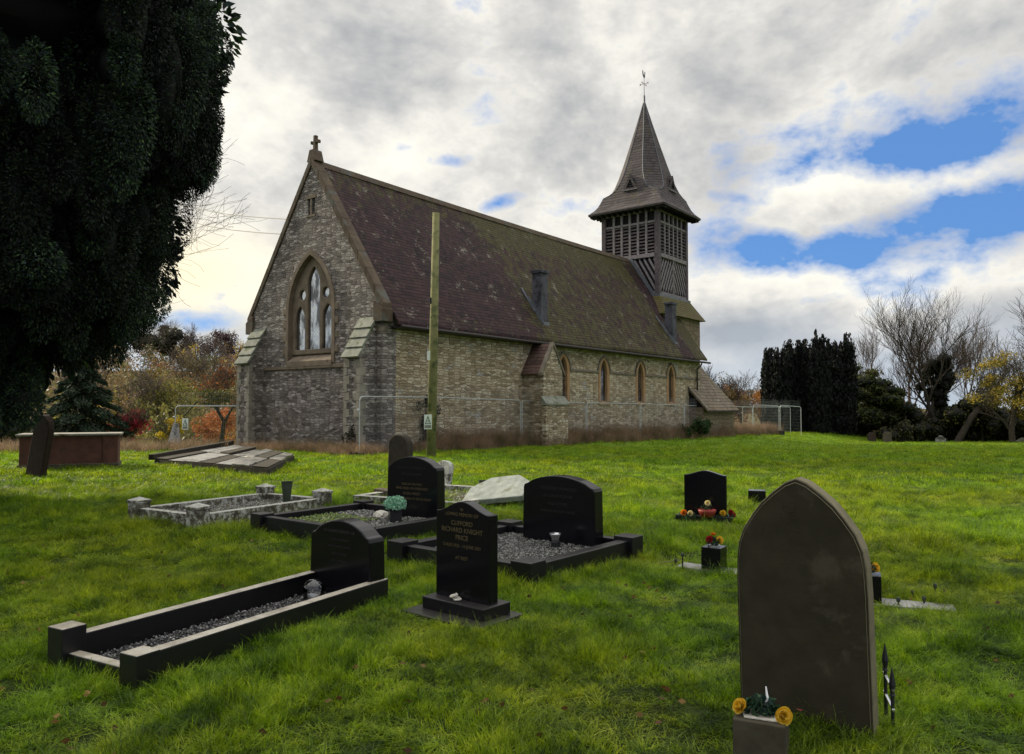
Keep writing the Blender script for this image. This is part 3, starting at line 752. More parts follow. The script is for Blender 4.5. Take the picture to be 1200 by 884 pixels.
MB().prism([(.88, 3.6), (2.2, 3.6), (2.2, 5.2)], 30.18, 31.52, 'x').build('weathering', 'slab_tile', tw)
keepout([CH(-1, -.1), CH(L + 4, -.1), CH(L + 4, W), CH(-1, W)])

# ------------------------------------------------------------------ sky and sun
SUN_AZ, SUN_EL = R(-56), R(26)      # azimuth from the view direction (+Y), to the left
world = bpy.data.worlds.new('World'); scene.world = world; world.use_nodes = True
nt = world.node_tree; nt.nodes.clear(); n = N(nt)
sky = nt.nodes.new('ShaderNodeTexSky'); sky.sky_type = 'NISHITA'; sky.sun_disc = False
sky.sun_elevation = SUN_EL; sky.sun_rotation = SUN_AZ; sky.ozone_density = 2.5; sky.dust_density = .4
dirv = n.n('ShaderNodeNewGeometry').outputs['Incoming']
dirv = n.n('ShaderNodeTexCoord').outputs['Generated']
sp = n.n('ShaderNodeSeparateXYZ', {0: dirv}); dx, dy, dz = sp.outputs
az = n.math('ARCTAN2', dx, dy); el = n.math('ARCSINE', dz)
cloudv = n.map(dirv, scale=(1, 1, 1.5))
n1 = n.noise(cloudv, 2.0, 5, .58, .5)
n2 = n.noise(n.map(cloudv, loc=(3.1, 1.7, .4)), 5.0, 5, .60, .3)
n3 = n.noise(n.map(cloudv, loc=(8.1, 4.7, 2.4)), 17, 4, .62)
def blob(a0, e0, sa, se, amp=1.0, tilt=0.0):
    a = n.math('SUBTRACT', az, a0); e = n.math('SUBTRACT', n.math('SUBTRACT', el, e0), n.math('MULTIPLY', a, tilt))
    q = n.math('ADD', n.math('POWER', n.math('ABSOLUTE', n.math('DIVIDE', a, sa)), 2.0), n.math('POWER', n.math('ABSOLUTE', n.math('DIVIDE', e, se)), 2.0))
    return n.math('MULTIPLY', n.math('EXPONENT', n.math('MULTIPLY', q, -1.0)), amp)
def pxa(px): return math.atan((px - 600) / F)
def pye(px, py): r = ray(px, py); return math.asin(r[2] / math.sqrt(sum(c * c for c in r)))
# open gaps between the clouds
gaps = None
for (px, py, wx, wy, amp, tl) in ((1130, 218, 270, 82, 1.45, 0), (900, 285, 120, 34, 1.15, -.1), (1010, 283, 150, 36, 1.1, 0), (585, 238, 40, 15, .9, .3), (535, 190, 34, 11, .6, 0),
                                   (225, 378, 75, 17, .80, 0), (955, 352, 55, 10, .62, 0), (870, 232, 70, 12, .7, -.2)):
    b = blob(pxa(px), pye(px, py), wx / F * .82, wy / F * .95, amp, tl)
    gaps = b if gaps is None else n.math('MAXIMUM', gaps, b)
back = n.math('MULTIPLY', n.math('LESS_THAN', dy, -.05), n.ramp(n1, [(.45, 0), (.6, .7)]))
gaps = n.math('MAXIMUM', gaps, back)
gd = n.math('ADD', gaps, n.math('MULTIPLY', n.math('SUBTRACT', n2, .5), 2.6))
gd = n.math('ADD', gd, n.math('MULTIPLY', n.math('SUBTRACT', n3, .5), 1.5))
# a broad bank of cloud crossing the gap on the right
for (px, py, wx, wy, amp, tl) in ((1130, 208, 150, 22, 1.15, .10), (965, 225, 55, 28, .95, 0)):
    gd = n.math('SUBTRACT', gd, blob(pxa(px), pye(px, py), wx / F, wy / F, amp, tl))
gapm = n.ramp(gd, [(.34, 0), (.98, 1)])
lum = n.math('ADD', n.math('MULTIPLY', n1, .50), n.math('MULTIPLY', n2, .62))
lum = n.math('ADD', lum, n.math('MULTIPLY', n.math('SUBTRACT', n3, .5), .30))
# broad darker and lighter areas of the cloud cover
for (px, py, wx, wy, amp) in ((420, 120, 110, 130, -.10), (600, 60, 120, 60, -.05), (1010, 60, 200, 60, -.05), (640, 190, 60, 60, -.04), (850, 190, 40, 55, -.12), (1120, 30, 200, 30, -.05), (840, 395, 90, 16, -.17), (600, 250, 90, 30, .04),
                              (470, 195, 60, 60, .07), (330, 60, 90, 70, .04), (900, 335, 200, 22, .10), (1130, 320, 120, 25, .09), (230, 320, 90, 45, .22), (1000, 210, 110, 22, .10), (700, 30, 80, 60, .05)):
    lum = n.math('ADD', lum, blob(pxa(px), pye(px, py), wx / F, wy / F, amp))
ccol = n.ramp(lum, [(.34, (.34, .355, .38)), (.46, (.52, .525, .53)), (.55, (.68, .67, .65)), (.63, (.86, .84, .78)), (.73, (1.0, .97, .88))])
# warm light low on the left where the sun stands behind cloud
gl = blob(pxa(215), pye(215, 320), 95 / F, 48 / F, 1.0)
ccol = n.mix(n.math('MULTIPLY', gl, .8), ccol, (1.12, .98, .66))
# thin bluish veil close to the horizon
veil = n.ramp(n.math('ADD', n.math('ABSOLUTE', el), n.math('MULTIPLY', n.math('SUBTRACT', n2, .5), .10)), [(.03, .75), (.13, 0)])
ccol = n.mix(veil, ccol, (.47, .55, .66))
# extra brightness added to unseen cloud overhead, filling walls and ground with light
boost = n.math('ADD', 1.0, n.math('MULTIPLY', n.ramp(dz, [(.50, 0), (.78, 1)]), 1.5))
cl10 = n.mix(1.0, ccol, (9.1, 9.1, 9.0), 'MULTIPLY')
bc = n.n('ShaderNodeCombineXYZ', {0: boost, 1: boost, 2: boost}).outputs[0]
cl10 = n.mix(1.0, cl10, bc, 'MULTIPLY')
deep = n.mix(1.0, sky.outputs[0], (.62, .85, 1.25), 'MULTIPLY')
colr = n.mix(gapm, cl10, n.mix(.7, deep, (1.1, 2.7, 6.0)))
bg = n.n('ShaderNodeBackground', {'Color': colr, 'Strength': .12})
ow = nt.nodes.new('ShaderNodeOutputWorld'); nt.links.new(bg.outputs[0], ow.inputs[0])
world.cycles.sampling_method = 'NONE'
sl = bpy.data.lights.new('sun', 'SUN'); sl.energy = 5.0; sl.angle = R(2.5); sl.color = (1, .88, .66)
so = bpy.data.objects.new('sun', sl); COL.objects.link(so)
sd = Vector((math.sin(SUN_AZ) * math.cos(SUN_EL), math.cos(SUN_AZ) * math.cos(SUN_EL), math.sin(SUN_EL)))
so.rotation_euler = sd.to_track_quat('Z', 'Y').to_euler()
scene.view_settings.view_transform = 'Standard'; scene.view_settings.look = 'None'
scene.view_settings.exposure = 0; scene.view_settings.gamma = 1
scene.cycles.use_denoising = True
scene.cycles.max_bounces = 4; scene.cycles.diffuse_bounces = 2; scene.cycles.glossy_bounces = 2; scene.cycles.transmission_bounces = 2; scene.cycles.transparent_max_bounces = 8
scene.cycles.use_light_tree = False

# ------------------------------------------------------------------ headstones and graves
def outline(kind, w, h, hs):
    a = w / 2; P = [(-a, 0), (a, 0)]
    if kind == 'shoulder':
        P += [(a - .015, hs), (a - .03, hs + .035)]
        top = [(a - .065, hs + .045)]
        for i in range(1, 12):
            t = i / 12; x = (a - .065) * (1 - 2 * t); top.append((x, hs + .045 + (h - hs - .045) * math.sin(math.pi * t) ** .72))
        P += top + [(-a + .065, hs + .045), (-a + .03, hs + .035), (-a + .015, hs)]
    elif kind == 'ogee':
        P.append((a, hs))
        for i in range(1, 20):
            t = i / 20; x = a * (1 - 2 * t); u = 1 - abs(2 * t - 1); P.append((x, hs + (h - hs) * (u * u * (3 - 2 * u))))
        P.append((-a, hs))
    elif kind == 'gothic':
        pts = arch(0, a, 0, hs, h, 14); P = pts
    elif kind == 'round':
        P.append((a, hs))
        for i in range(1, 14): t = math.pi * i / 14; P.append((a * math.cos(t), hs + (h - hs) * math.sin(t)))
        P.append((-a, hs))
    return P
def letters(body, size, loc, parent, m='gold_letters', name='inscription', wmax=None):
    c = bpy.data.curves.new(name, 'FONT'); c.body = body; c.size = size; c.extrude = .0008; c.align_x = 'CENTER'; c.align_y = 'TOP'; c.space_line = .95
    c.materials.append(M[m]); t = bpy.data.objects.new(name, c); COL.objects.link(t); bpy.context.view_layer.update()
    me = bpy.data.meshes.new_from_object(t.evaluated_get(bpy.context.evaluated_depsgraph_get())); bpy.data.objects.remove(t)
    o = bpy.data.objects.new(name, me); COL.objects.link(o); o.parent = parent
    o.location = loc; o.rotation_euler = (R(90), 0, 0); return o
def grave_at(name, fl, ang, label, cat, z=None, **k):
    z = gzf(*fl) if z is None else z
    return empty(name, (fl[0], fl[1], z), -R(ang), label, cat, **k)
def loc2w(fl, ang, x, y):
    a = R(ang); return (fl[0] + x * math.cos(a) + y * math.sin(a), fl[1] - x * math.sin(a) + y * math.cos(a))
def quadpts(fl, ang, x0, x1, y0, y1): return [loc2w(fl, ang, x, y) for x, y in ((x0, y0), (x1, y0), (x1, y1), (x0, y1))]

def gravel(parent, x0, x1, y0, y1, z, n_, cols, size=.016, name='gravel'):
    V = np.array([(1,0,0),(-1,0,0),(0,1,0),(0,-1,0),(0,0,1),(0,0,-1)], float); Fc = np.array([(0,2,4),(2,1,4),(1,3,4),(3,0,4),(2,0,5),(1,2,5),(3,1,5),(0,3,5)])
    P = np.stack([rng.uniform(x0, x1, n_), rng.uniform(y0, y1, n_), z + rng.uniform(-.012, .012, n_)], 1)
    s = size * rng.uniform(.5, 1.25, (n_, 1, 1)) * rng.uniform(.7, 1.2, (n_, 1, 3))
    a = rng.uniform(0, 6.28, n_); ca, sa = np.cos(a), np.sin(a)
    v = V[None] * s; v = v + rng.normal(size=v.shape) * size * .18
    v = np.stack([v[..., 0] * ca[:, None] - v[..., 1] * sa[:, None], v[..., 0] * sa[:, None] + v[..., 1] * ca[:, None], v[..., 2] * .7], -1) + P[:, None]
    f = (Fc[None] + (np.arange(n_) * 6)[:, None, None]).reshape(-1, 3)
    cc = np.repeat(shade(n_, cols, .35), 8, 0)
    o = npmesh(name, v.reshape(-1, 3), f, 'gravel', parent, cc); o['kind'] = 'stuff'; return o
m, nt_ = mat('gravel'); n_ = N(nt_); a_ = n_.n('ShaderNodeAttribute'); a_.attribute_name = 'Col'
n_.out(n_.principled(**{'Base Color': a_.outputs['Color'], 'Roughness': .6})); M['gravel'] = m
flat('grave_bed', (.03, .029, .024), .95)
m, nt_ = mat('kerb_stone'); n_ = N(nt_); co = obj_co(n_)      # polished black kerb, its top coloured paler for the sky's sheen
nrm = n_.n('ShaderNodeSeparateXYZ', {0: n_.n('ShaderNodeNewGeometry').outputs['Normal']}).outputs[2]
base = n_.ramp(n_.noise(co, 60, 3), [(.3, (.003, .003, .004)), (.7, (.008, .007, .010))])
glare_tone = n_.ramp(n_.noise(co, 14, 6, .7), [(.3, (.018, .016, .017)), (.7, (.055, .050, .046))])
topm = n_.ramp(nrm, [(.8, 0), (.95, 1)])
p_ = n_.principled(**{'Base Color': n_.mix(n_.math('MULTIPLY', topm, .7), base, glare_tone), 'Roughness': n_.math('ADD', .25, n_.math('MULTIPLY', n_.noise(co, 9, 4), .22)), 'Specular IOR Level': .35})
nt_.links.new(n_.bump(n_.noise(co, 160, 3), .12, .002), p_.inputs['Normal']); n_.out(p_); M['kerb_stone'] = m

m, nt_ = mat('kerb_glare'); n_ = N(nt_); co = obj_co(n_)      # black kerb, the sky glare on its top painted in as pale colour
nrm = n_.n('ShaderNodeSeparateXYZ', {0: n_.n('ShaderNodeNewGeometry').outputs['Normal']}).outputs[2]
glare_tone = n_.ramp(n_.noise(n_.map(co, scale=(1, 1, 1)), 6, 8, .75), [(.30, (.14, .12, .09)), (.5, (.38, .34, .27)), (.7, (.52, .49, .42))])
p_ = n_.principled(**{'Base Color': n_.mix(n_.ramp(nrm, [(.8, 0), (.95, 1)]), (.004, .004, .005), glare_tone), 'Roughness': .38, 'Specular IOR Level': .5})
n_.out(p_); M['kerb_glare'] = m
m, nt_ = mat('lichen_kerb'); n_ = N(nt_); co = obj_co(n_)      # marble kerb: pale top, sides dark with algae and lichen spots
nrm = n_.n('ShaderNodeSeparateXYZ', {0: n_.n('ShaderNodeNewGeometry').outputs['Normal']}).outputs[2]
pale = n_.ramp(n_.noise(co, 16, 6, .7), [(.32, (.22, .21, .17)), (.6, (.50, .50, .45))])
drk = n_.ramp(n_.noise(co, 9, 8, .78), [(.38, (.030, .026, .018)), (.50, (.085, .075, .05)), (.56, (.33, .34, .30)), (.7, (.48, .49, .44))])
p_ = n_.principled(**{'Base Color': n_.mix(n_.ramp(nrm, [(.3, 0), (.9, .85)]), drk, pale), 'Roughness': .75, 'Specular IOR Level': .4})
nt_.links.new(n_.bump(n_.noise(co, 60, 4), .4, .004), p_.inputs['Normal']); n_.out(p_); M['lichen_kerb'] = m
def kerbs(root, w, l, h, t, m, post=None, posth=0, fronth=None, mp=None, cap=False, backposts=True, th=(0, 0, 0, 0)):
    d = .25; fronth = fronth or h
    MB().box(t + .001, w - t - .001, 0.01, t, -d, fronth).build('kerb', m, root, bevel=.008)
    MB().box(0, t, 0, l, -d, h).build('kerb', m, root, bevel=.008)
    MB().box(w - t, w, 0, l, -d, h).build('kerb', m, root, bevel=.008)
    MB().box(t + .001, w - t - .001, l - t, l - .01, -d, h - .004).build('kerb', m, root, bevel=.008)
    if post:
        e = (post - t) / 2
        P = [(-e, -e), (w - t - e, -e)] + ([(-e, l - t - e), (w - t - e, l - t - e)] if backposts else [])
        for i, (x, y) in enumerate(P):
            hh = posth + th[i]
            mb = MB().box(x, x + post, y, y + post, -d, hh)
            if cap:
                c = (x + post / 2, y + post / 2); r = post / 2
                mb.add([(c[0]-r-.012, c[1]-r-.012, hh+.001), (c[0]+r+.012, c[1]-r-.012, hh+.001), (c[0]+r+.012, c[1]+r+.012, hh+.001), (c[0]-r-.012, c[1]+r+.012, hh+.001),
                        (c[0]-r-.012, c[1]-r-.012, hh+.04), (c[0]+r+.012, c[1]-r-.012, hh+.04), (c[0]+r+.012, c[1]+r+.012, hh+.04), (c[0]-r-.012, c[1]+r+.012, hh+.04), (c[0], c[1], hh+.085)],
                       [(0,3,2,1),(0,1,5,4),(1,2,6,5),(2,3,7,6),(3,0,4,7),(4,5,8),(5,6,8),(6,7,8),(7,4,8)])
            mb.build('corner_post', mp or m, root, bevel=.006)
def bed(root, w, l, t, z, m='grave_bed'): MB().box(t, w - t, t, l - t, -.2, z).build('bed', m, root)
def headstone(kind, w, h, hs, th, loc, ang, label, m='black_granite', plinth=None, mp=None, tilt=(0, 0), bevel=.008, group=None):
    root = empty('headstone', loc, 0, label, 'headstone', group, rot=(R(tilt[0]), R(tilt[1]), -R(ang)))
    z0 = 0
    if plinth:
        pw, pd, ph = plinth
        MB().box(-pw / 2, pw / 2, -pd / 2, pd / 2, -.1, ph).build('plinth', mp or m, root, bevel=.008); z0 = ph - .002
    s = MB().prism([(x, z + z0) for x, z in outline(kind, w, h - z0, hs - z0)], -th / 2, th / 2, 'y').build('tablet', m, root, bevel=bevel)
    if not plinth:
        s.data.transform(Matrix.Identity(4))
    return root, s

GREYS = [(.20, .19, .17), (.13, .125, .115), (.28, .27, .24), (.08, .08, .073), (.36, .35, .32)]
DARKS = [(.08, .08, .08), (.04, .04, .04), (.15, .145, .14), (.26, .25, .24), (.025, .025, .025)]
# --- grave nearest the camera on the left
FL1, A1 = (-2.83, 4.80), 29
g1 = grave_at('kerbed_grave', FL1, A1, 'long narrow black granite kerbed grave with dark gravel, nearest on the left', 'grave')
kerbs(g1, .80, 2.28, .21, .088, 'kerb_glare', .155, .235, fronth=.12, backposts=False, th=(.04, -.01))
bed(g1, .80, 2.28, .08, .045)
gravel(g1, .10, .70, .10, 2.18, .055, 5200, DARKS, .011)
keepout(quadpts(FL1, A1, -.03, .83, -.03, 2.32))
x, y = loc2w(FL1, A1, .40, 2.22)
h1, _ = headstone('shoulder', .76, .68, .52, .17, (x, y, gzf(x, y)), A1 + 7, 'black granite headstone with shouldered top at the head of the long narrow grave', bevel=.012)
letters('IN LOVING MEMORY OF', .035, (0, -.087, .60), h1, 'pale_letters')
for i, (tx, sz) in enumerate((('A DEAR HUSBAND', .03), ('WHO PASSED AWAY', .03), ('AND HIS WIFE', .03), ('REST IN PEACE', .03))): letters(tx, sz, (0, -.087, .53 - i * .06), h1, 'carved')
x, y = loc2w(FL1, A1, .40, 1.83)
dm = empty('glass_dome_ornament', (x, y, gzf(x, y) + .06), -R(20), 'clear glass dome ornament with a white card inside on the dark gravel', 'ornament')
pr_ = [(.085, 0)] + [(.085 * math.cos(t), .09 + .075 * math.sin(t)) for t in [i * math.pi / 18 for i in range(9)]] + [(.004, .165)]
MB().lathe(pr_, (0, 0, .02), 24).build('dome', 'clear_dome', dm, smooth=True)
MB().lathe([(.095, 0), (.095, .018), (.088, .022)], (0, 0, 0), 24).build('base', 'plastic_black', dm)
MB().prism([(-.05, .025), (.05, .025), (.06, .07), (-.055, .065)], -.01, -.006, 'y').build('card', 'white_plastic', dm)

# --- headstone in the middle of the foreground
A2 = 40; x, y = (-.355, 5.93)
root2 = empty('headstone', (x, y, gzf(x, y)), -R(A2), 'tall black granite headstone with ogee top and gold lettering, standing alone on two-step base', 'headstone')
MB().box(-.40, .40, -.31, .22, -.12, .035).build('slab', 'kerb_stone', root2, bevel=.006)
MB().box(-.32, .32, -.155, .155, .034, .125).build('plinth', 'kerb_stone', root2, bevel=.008)
MB().prism([(a_, b_ + .124) for a_, b_ in outline('ogee', .56, .745, .66)], -.045, .055, 'y').build('tablet', 'black_granite', root2, bevel=.006)
for tx, sz, zz in (('IN', .030, .820), ('LOVING MEMORY OF', .036, .785), ('CLIFFORD', .050, .725), ('RICHARD KNIGHT', .052, .672), ('PRICE', .052, .617), ('2 AUG 1925 - 14 JUNE 2001', .034, .545), ('AT REST', .036, .455)):
    letters(tx, sz, (0, -.047, zz), root2)
sh = MB()
for i in range(7): a = i * .9; sh.lathe([(.001, 0), (.034 - .003 * i, .006), (.03 - .003 * i, .014), (.004, .022)], (.02 * math.cos(a), .016 * math.sin(a), i * .006), 9)
o = sh.build('shell', 'shell_white'); tag(o, 'small white shell ornament on the step of the gold lettered headstone', 'ornament'); q_ = loc2w((x, y), A2, -.02, -.21); o.location = (q_[0] + .02, q_[1], gzf(x, y) + .040)
o.location = (*loc2w((x, y), A2, -.02, -.10), gzf(x, y) + .128)
keepout(quadpts((x, y), A2, -.42, .42, -.33, .24))

# --- lichened white kerb grave
FLW, AW = (-5.36, 10.84), 32
gw_ = grave_at('kerbed_grave', FLW, AW, 'white kerbed grave spotted with lichen, pointed corner posts, behind on the left', 'grave')
kerbs(gw_, 1.45, 2.35, .21, .13, 'lichen_kerb', .21, .28, cap=True)
bed(gw_, 1.45, 2.35, .1, .10)
gravel(gw_, .14, 1.30, .14, 2.2, .105, 5200, GREYS + [(.10, .12, .05), (.12, .10, .06)], .015)
keepout(quadpts(FLW, AW, -.05, 1.5, -.05, 2.4))
vx, vy = loc2w(FLW, AW, 1.06, 1.86)
vs_ = MB().lathe([(.04, 0), (.06, .01), (.05, .03), (.085, .36), (.095, .37), (.08, .37), (.06, .30)], (0, 0, 0), 14).build('flower_vase', 'vase_green', smooth=False)
vs_.location = (vx, vy, gzf(vx, vy) + .11); tag(vs_, 'dark green tapered flower vase standing in the lichened white grave', 'vase')

# --- black kerb grave with the green plant
FL3, A3 = (-3.25, 9.74), 37.5
g3 = grave_at('kerbed_grave', FL3, A3, 'wide black kerbed grave holding a pale green plant, moss creeping over gravel', 'grave')
kerbs(g3, 2.0, 1.80, .23, .12, 'kerb_stone', .21, .26)
bed(g3, 2.0, 1.80, .1, .13)
gravel(g3, .13, 1.86, .13, 1.66, .14, 5200, GREYS, .014)
gravel(g3, .13, 1.1, .13, 1.1, .15, 1500, [(.10, .15, .02), (.15, .18, .03), (.07, .11, .02)], .02, 'moss')
keepout(quadpts(FL3, A3, -.05, 2.05, -.05, 1.85))
x, y = loc2w(FL3, A3, 1.23, 1.62)
h3, _ = headstone('shoulder', .88, .93, .76, .17, (x, y, gzf(x, y)), A3 - 5, 'black granite headstone with faint gold lettering behind the pale green potted plant', bevel=.012)
for tx, sz, zz in (('IN LOVING MEMORY OF', .045, .80), ('WILLIAM JOHN', .05, .72)): letters(tx, sz, (0, -.087, zz), h3, 'carved')
for tx, sz, zz in (('ALSO OF HIS WIFE', .042, .585), ('WHO DIED 4TH FEBRUARY', .045, .53), ('DORA MARY', .052, .465), ('REUNITED AND AT PEACE NOW', .045, .395)): letters(tx, sz, (0, -.087, zz), h3)
def sprig_mesh(parent, name, m, n_, c, r, cols, size, aspect=.5, up=.4):
    P = lobe_points(c, r, n_, .25); P = P[P[:, 2] > c[2] - r[2] * .6]; v, f, _ = leaf_quads(P, size, None, aspect, up)
    return npmesh(name, v, f, m, parent, shade(len(f), cols))
x, y = G(463, 611, .15)
pp = empty('potted_plant', (x, y, gzf(x, y) + .135), 0, 'pale mint green plant in a square black pot on the gravel grave', 'plant')
MB().lathe([(.105, 0), (.105, .15), (.095, .15), (.09, .12)], (0, 0, 0), 4, math.pi / 4 + .3).build('pot', 'plastic_black', pp)
MB().tube([(0, 0, .1), (0, 0, .2)], .01, 5).build('stem', 'bark', pp)
sprig_mesh(pp, 'foliage', 'petals', 900, (0, 0, .24), (.15, .15, .11), [(.20, .46, .30), (.32, .60, .42), (.14, .34, .22), (.45, .68, .52)], .035)
x, y = G(446, 608, .15)
rk = MB(); V_, F_ = ico()
rk.add([(v[0] * .10 * (1 + .3 * math.sin(9 * v[1] + 5 * v[2])), v[1] * .07 * (1 + .3 * math.sin(8 * v[0])), max(-.02, v[2] * .08 * (1 + .4 * math.sin(7 * v[0] + 3)))) for v in V_], [tuple(f) for f in F_])
o = rk.build('white_stone', 'shell_white'); o.location = (x, y, gzf(x, y) + .16); tag(o, 'rough white stone lying beside the pale green potted plant', 'stone')

# --- black kerb grave with grey gravel, right of the centre
FL4, A4 = (-1.22, 7.96), 39.5
g4 = grave_at('kerbed_grave', FL4, A4, 'black kerbed grave filled with pale grey gravel, right of the middle', 'grave')
kerbs(g4, 1.78, 1.86, .20, .125, 'kerb_stone', .23, .24)
bed(g4, 1.78, 1.86, .1, .10)
gravel(g4, .13, 1.64, .13, 1.72, .11, 9000, [(.15, .15, .135), (.21, .205, .19), (.10, .10, .093), (.28, .27, .25), (.06, .06, .055)], .011)
keepout(quadpts(FL4, A4, -.06, 1.84, -.06, 1.92))
x, y = loc2w(FL4, A4, .97, 1.62)
h4, _ = headstone('shoulder', 1.0, .85, .70, .17, (x, y, gzf(x, y)), A4, 'wide black headstone with shouldered top on the grey gravel grave', bevel=.012)
for i, (tx, sz) in enumerate((('TREASURED MEMORIES', .05), ('OF A DEAR MOTHER', .045), ('AND FATHER', .045), ('FOREVER IN OUR HEARTS', .04))): letters(tx, sz, (0, -.087, .73 - i * .085), h4, 'carved')
x, y = G(651, 640, .12)
sv = empty('memorial_vase', (x, y, gzf(x, y) + .11), 0, 'small silver topped black memorial vase in front of the wide black headstone', 'vase')
MB().lathe([(.05, 0), (.05, .06), (.045, .065)], (0, 0, 0), 16).build('base', 'plastic_black', sv)
MB().lathe([(.042, .064), (.040, .10), (.06, .135), (.065, .15), (.05, .15), (.035, .12)], (0, 0, 0), 16).build('silver_rim', 'steel', sv, smooth=True)

# --- old kerbed plot behind with a tilted pale slab
FL5, A5 = (-2.62, 12.62), 29
g5 = grave_at('kerbed_grave', FL5, A5, 'old pale kerbed plot overgrown with grass, behind the black headstones', 'grave')
kerbs(g5, 2.1, 2.3, .17, .14, 'lichen_kerb')
bed(g5, 2.1, 2.3, .1, .06)
gravel(g5, .15, 1.95, .15, 2.15, .07, 1500, GREYS + [(.13, .09, .06), (.10, .06, .05)], .022)
b1 = MB().box(-.16, .16, -.12, .12, -.1, .2).build('stone_block', 'old_sandstone', None, bevel=.02); x, y = G(450, 580, .1); b1.location = (x, y, gzf(x, y)); b1.rotation_euler = (0, .1, -.4); tag(b1, 'broken lichened stone block beside the old pale kerbs', 'stone')
x, y = G(580, 586, .15)
sl_ = MB().prism([(-.55, -.30), (.50, -.36), (.56, .05), (.30, .33), (-.20, .36), (-.50, .12)], -.05, .05, 'z').build('fallen_slab', 'lichen_slab', None, bevel=.015)
sl_.location = (x + .05, y + .25, gzf(x, y) + .26); sl_.rotation_euler = (R(26), R(-9), -R(18)); tag(sl_, 'pale lichened stone slab lying tilted in the old kerbed plot', 'slab')
sb = MB().box(-.40, .40, -.18, .25, -.2, .16).build('mossy_block', 'old_sandstone', None, bevel=.02); sb.location = (x + .05, y + .3, gzf(x, y)); sb.rotation_euler = (0, 0, -R(18)); tag(sb, 'low mossy stone base under the tilted pale slab', 'base')
x, y = G(566, 582, .1)
v2 = MB().lathe([(.035, 0), (.055, .01), (.045, .03), (.075, .30), (.085, .31), (.07, .31), (.05, .25)], (0, 0, 0), 14).build('flower_vase', 'vase_green'); v2.location = (x, y, gzf(x, y) + .05); tag(v2, 'dark tapered flower vase standing in front of the tilted pale slab', 'vase')
x, y = G(517, 580, .0)
ob = MB().prism([(a_, b_) for a_, b_ in outline('round', .34, .60, .48)], -.06, .06, 'y').build('headstone', 'lichen_marble', None, bevel=.015)
ob.location = (x - .02, y + .4, gzf(x, y) - .03); ob.rotation_euler = (R(-6), R(4), -R(38)); tag(ob, 'small lichened stone peeping over the shoulder of a black headstone', 'headstone')

# --- mossy round topped stone near the church and others
x, y = G(469, 571)
os_, _ = headstone('round', .52, 1.10, .86, .20, (x, y, gzf(x, y) - .02), 35, 'old dark mossy headstone with rounded top in front of the wooden pole', m='dark_oldstone', bevel=.03, tilt=(2, 2))
x, y = (-10.95, 17.6)
ls = empty('headstone', (x, y, gzf(x, y) - .12), 0, 'dark round topped headstone leaning sideways in front of the chest tomb', 'headstone', rot=(R(3), R(21), -R(30)))
MB().prism(outline('round', .62, 1.62, 1.28), -.07, .07, 'y').build('tablet', 'lean_stone', ls, bevel=.02)
# chest tomb
tb = empty('chest_tomb', (-12.65, 19.7, gzf(-12.6, 19.8)), R(24), 'red sandstone chest tomb with pale flat lid, at the left edge', 'tomb')
MB().box(0, 2.22, 0, .95, -.2, .84).build('chest', 'tomb_red', tb, bevel=.012)
for xx in (-.02, 1.88): MB().box(xx, xx + .36, -.03, .98, -.2, .838).build('end_pier', 'tomb_red', tb, bevel=.01)
MB().box(-.10, 2.32, -.10, 1.05, .84, .90).build('lid', 'tomb_top', tb, bevel=.02)
MB().box(-.06, 2.28, -.07, 1.02, -.2, .11).build('plinth', 'old_sandstone', tb, bevel=.02)
keepout([(-12.7, 19.7), (-10.6, 20.6), (-11.0, 21.6), (-13.1, 20.6)])
# raised slab platform in front of the gable
AP = [Vector((*G(181, 538, .15), 0)), Vector((*G(316, 549, .15), 0)), Vector((*G(345, 534, .15), 0)), Vector((*G(275, 522, .15), 0))]
pf = empty('slab_platform', (0, 0, 0), 0, 'low raised platform of weathered flat slabs beside the gable wall', 'platform')
MB().prism([(p.x, p.y) for p in AP], -.5, .15, 'z').build('base', 'dark_oldstone', pf, bevel=.02)
c_ = sum(AP, Vector()) / 4
for i in range(7):
    a, b = i / 7 + .006, (i + 1) / 7 - .012
    e0 = AP[0].lerp(AP[1], a), AP[3].lerp(AP[2], a); e1 = AP[0].lerp(AP[1], b), AP[3].lerp(AP[2], b)
    for (q0, q1) in ((0, .47), (.48, 1.0)):
        P_ = [e0[0].lerp(e0[1], q0), e0[0].lerp(e0[1], q1), e1[0].lerp(e1[1], q1), e1[0].lerp(e1[1], q0)]
        hh = .17 + rng.uniform(-.02, .05)
        MB().prism([(p.x, p.y) for p in P_], .151, hh, 'z').build('slab', 'wet_slate' if (i + int(q0 > 0)) % 3 else 'dark_oldstone', pf, bevel=.012)  # pale slabs set among dark ones paint glare stripes into the colour
MB().beam((AP[0].x - .1, AP[0].y, .2), (AP[3].x - .1, AP[3].y, .25), .16, .16).build('kerb', 'dark_oldstone', pf, bevel=.02)
keepout([tuple(p) for p in AP])

# --- big foreground headstone on the right
x, y = (1.475, 3.88); A6 = 36
bh = empty('headstone', (x, y, gzf(x, y) - .06), 0, 'large brown stone headstone with pointed arch top, nearest on the right', 'headstone', rot=(0, R(-1.2), -R(A6)))
HW = [(.315, .55), (.311, .42), (.299, .336), (.27, .26), (.222, .187), (.176, .127), (.113, .068), (.05, .02)]; HT = 1.262
o6 = [(-.315, 0), (.315, 0)] + [(a_, HT - d_) for a_, d_ in HW] + [(0, HT)] + [(-a_, HT - d_) for a_, d_ in HW[::-1]]
MB().prism(o6, -.055, .055, 'y').build('tablet', 'brown_headstone', bh, bevel=.004)
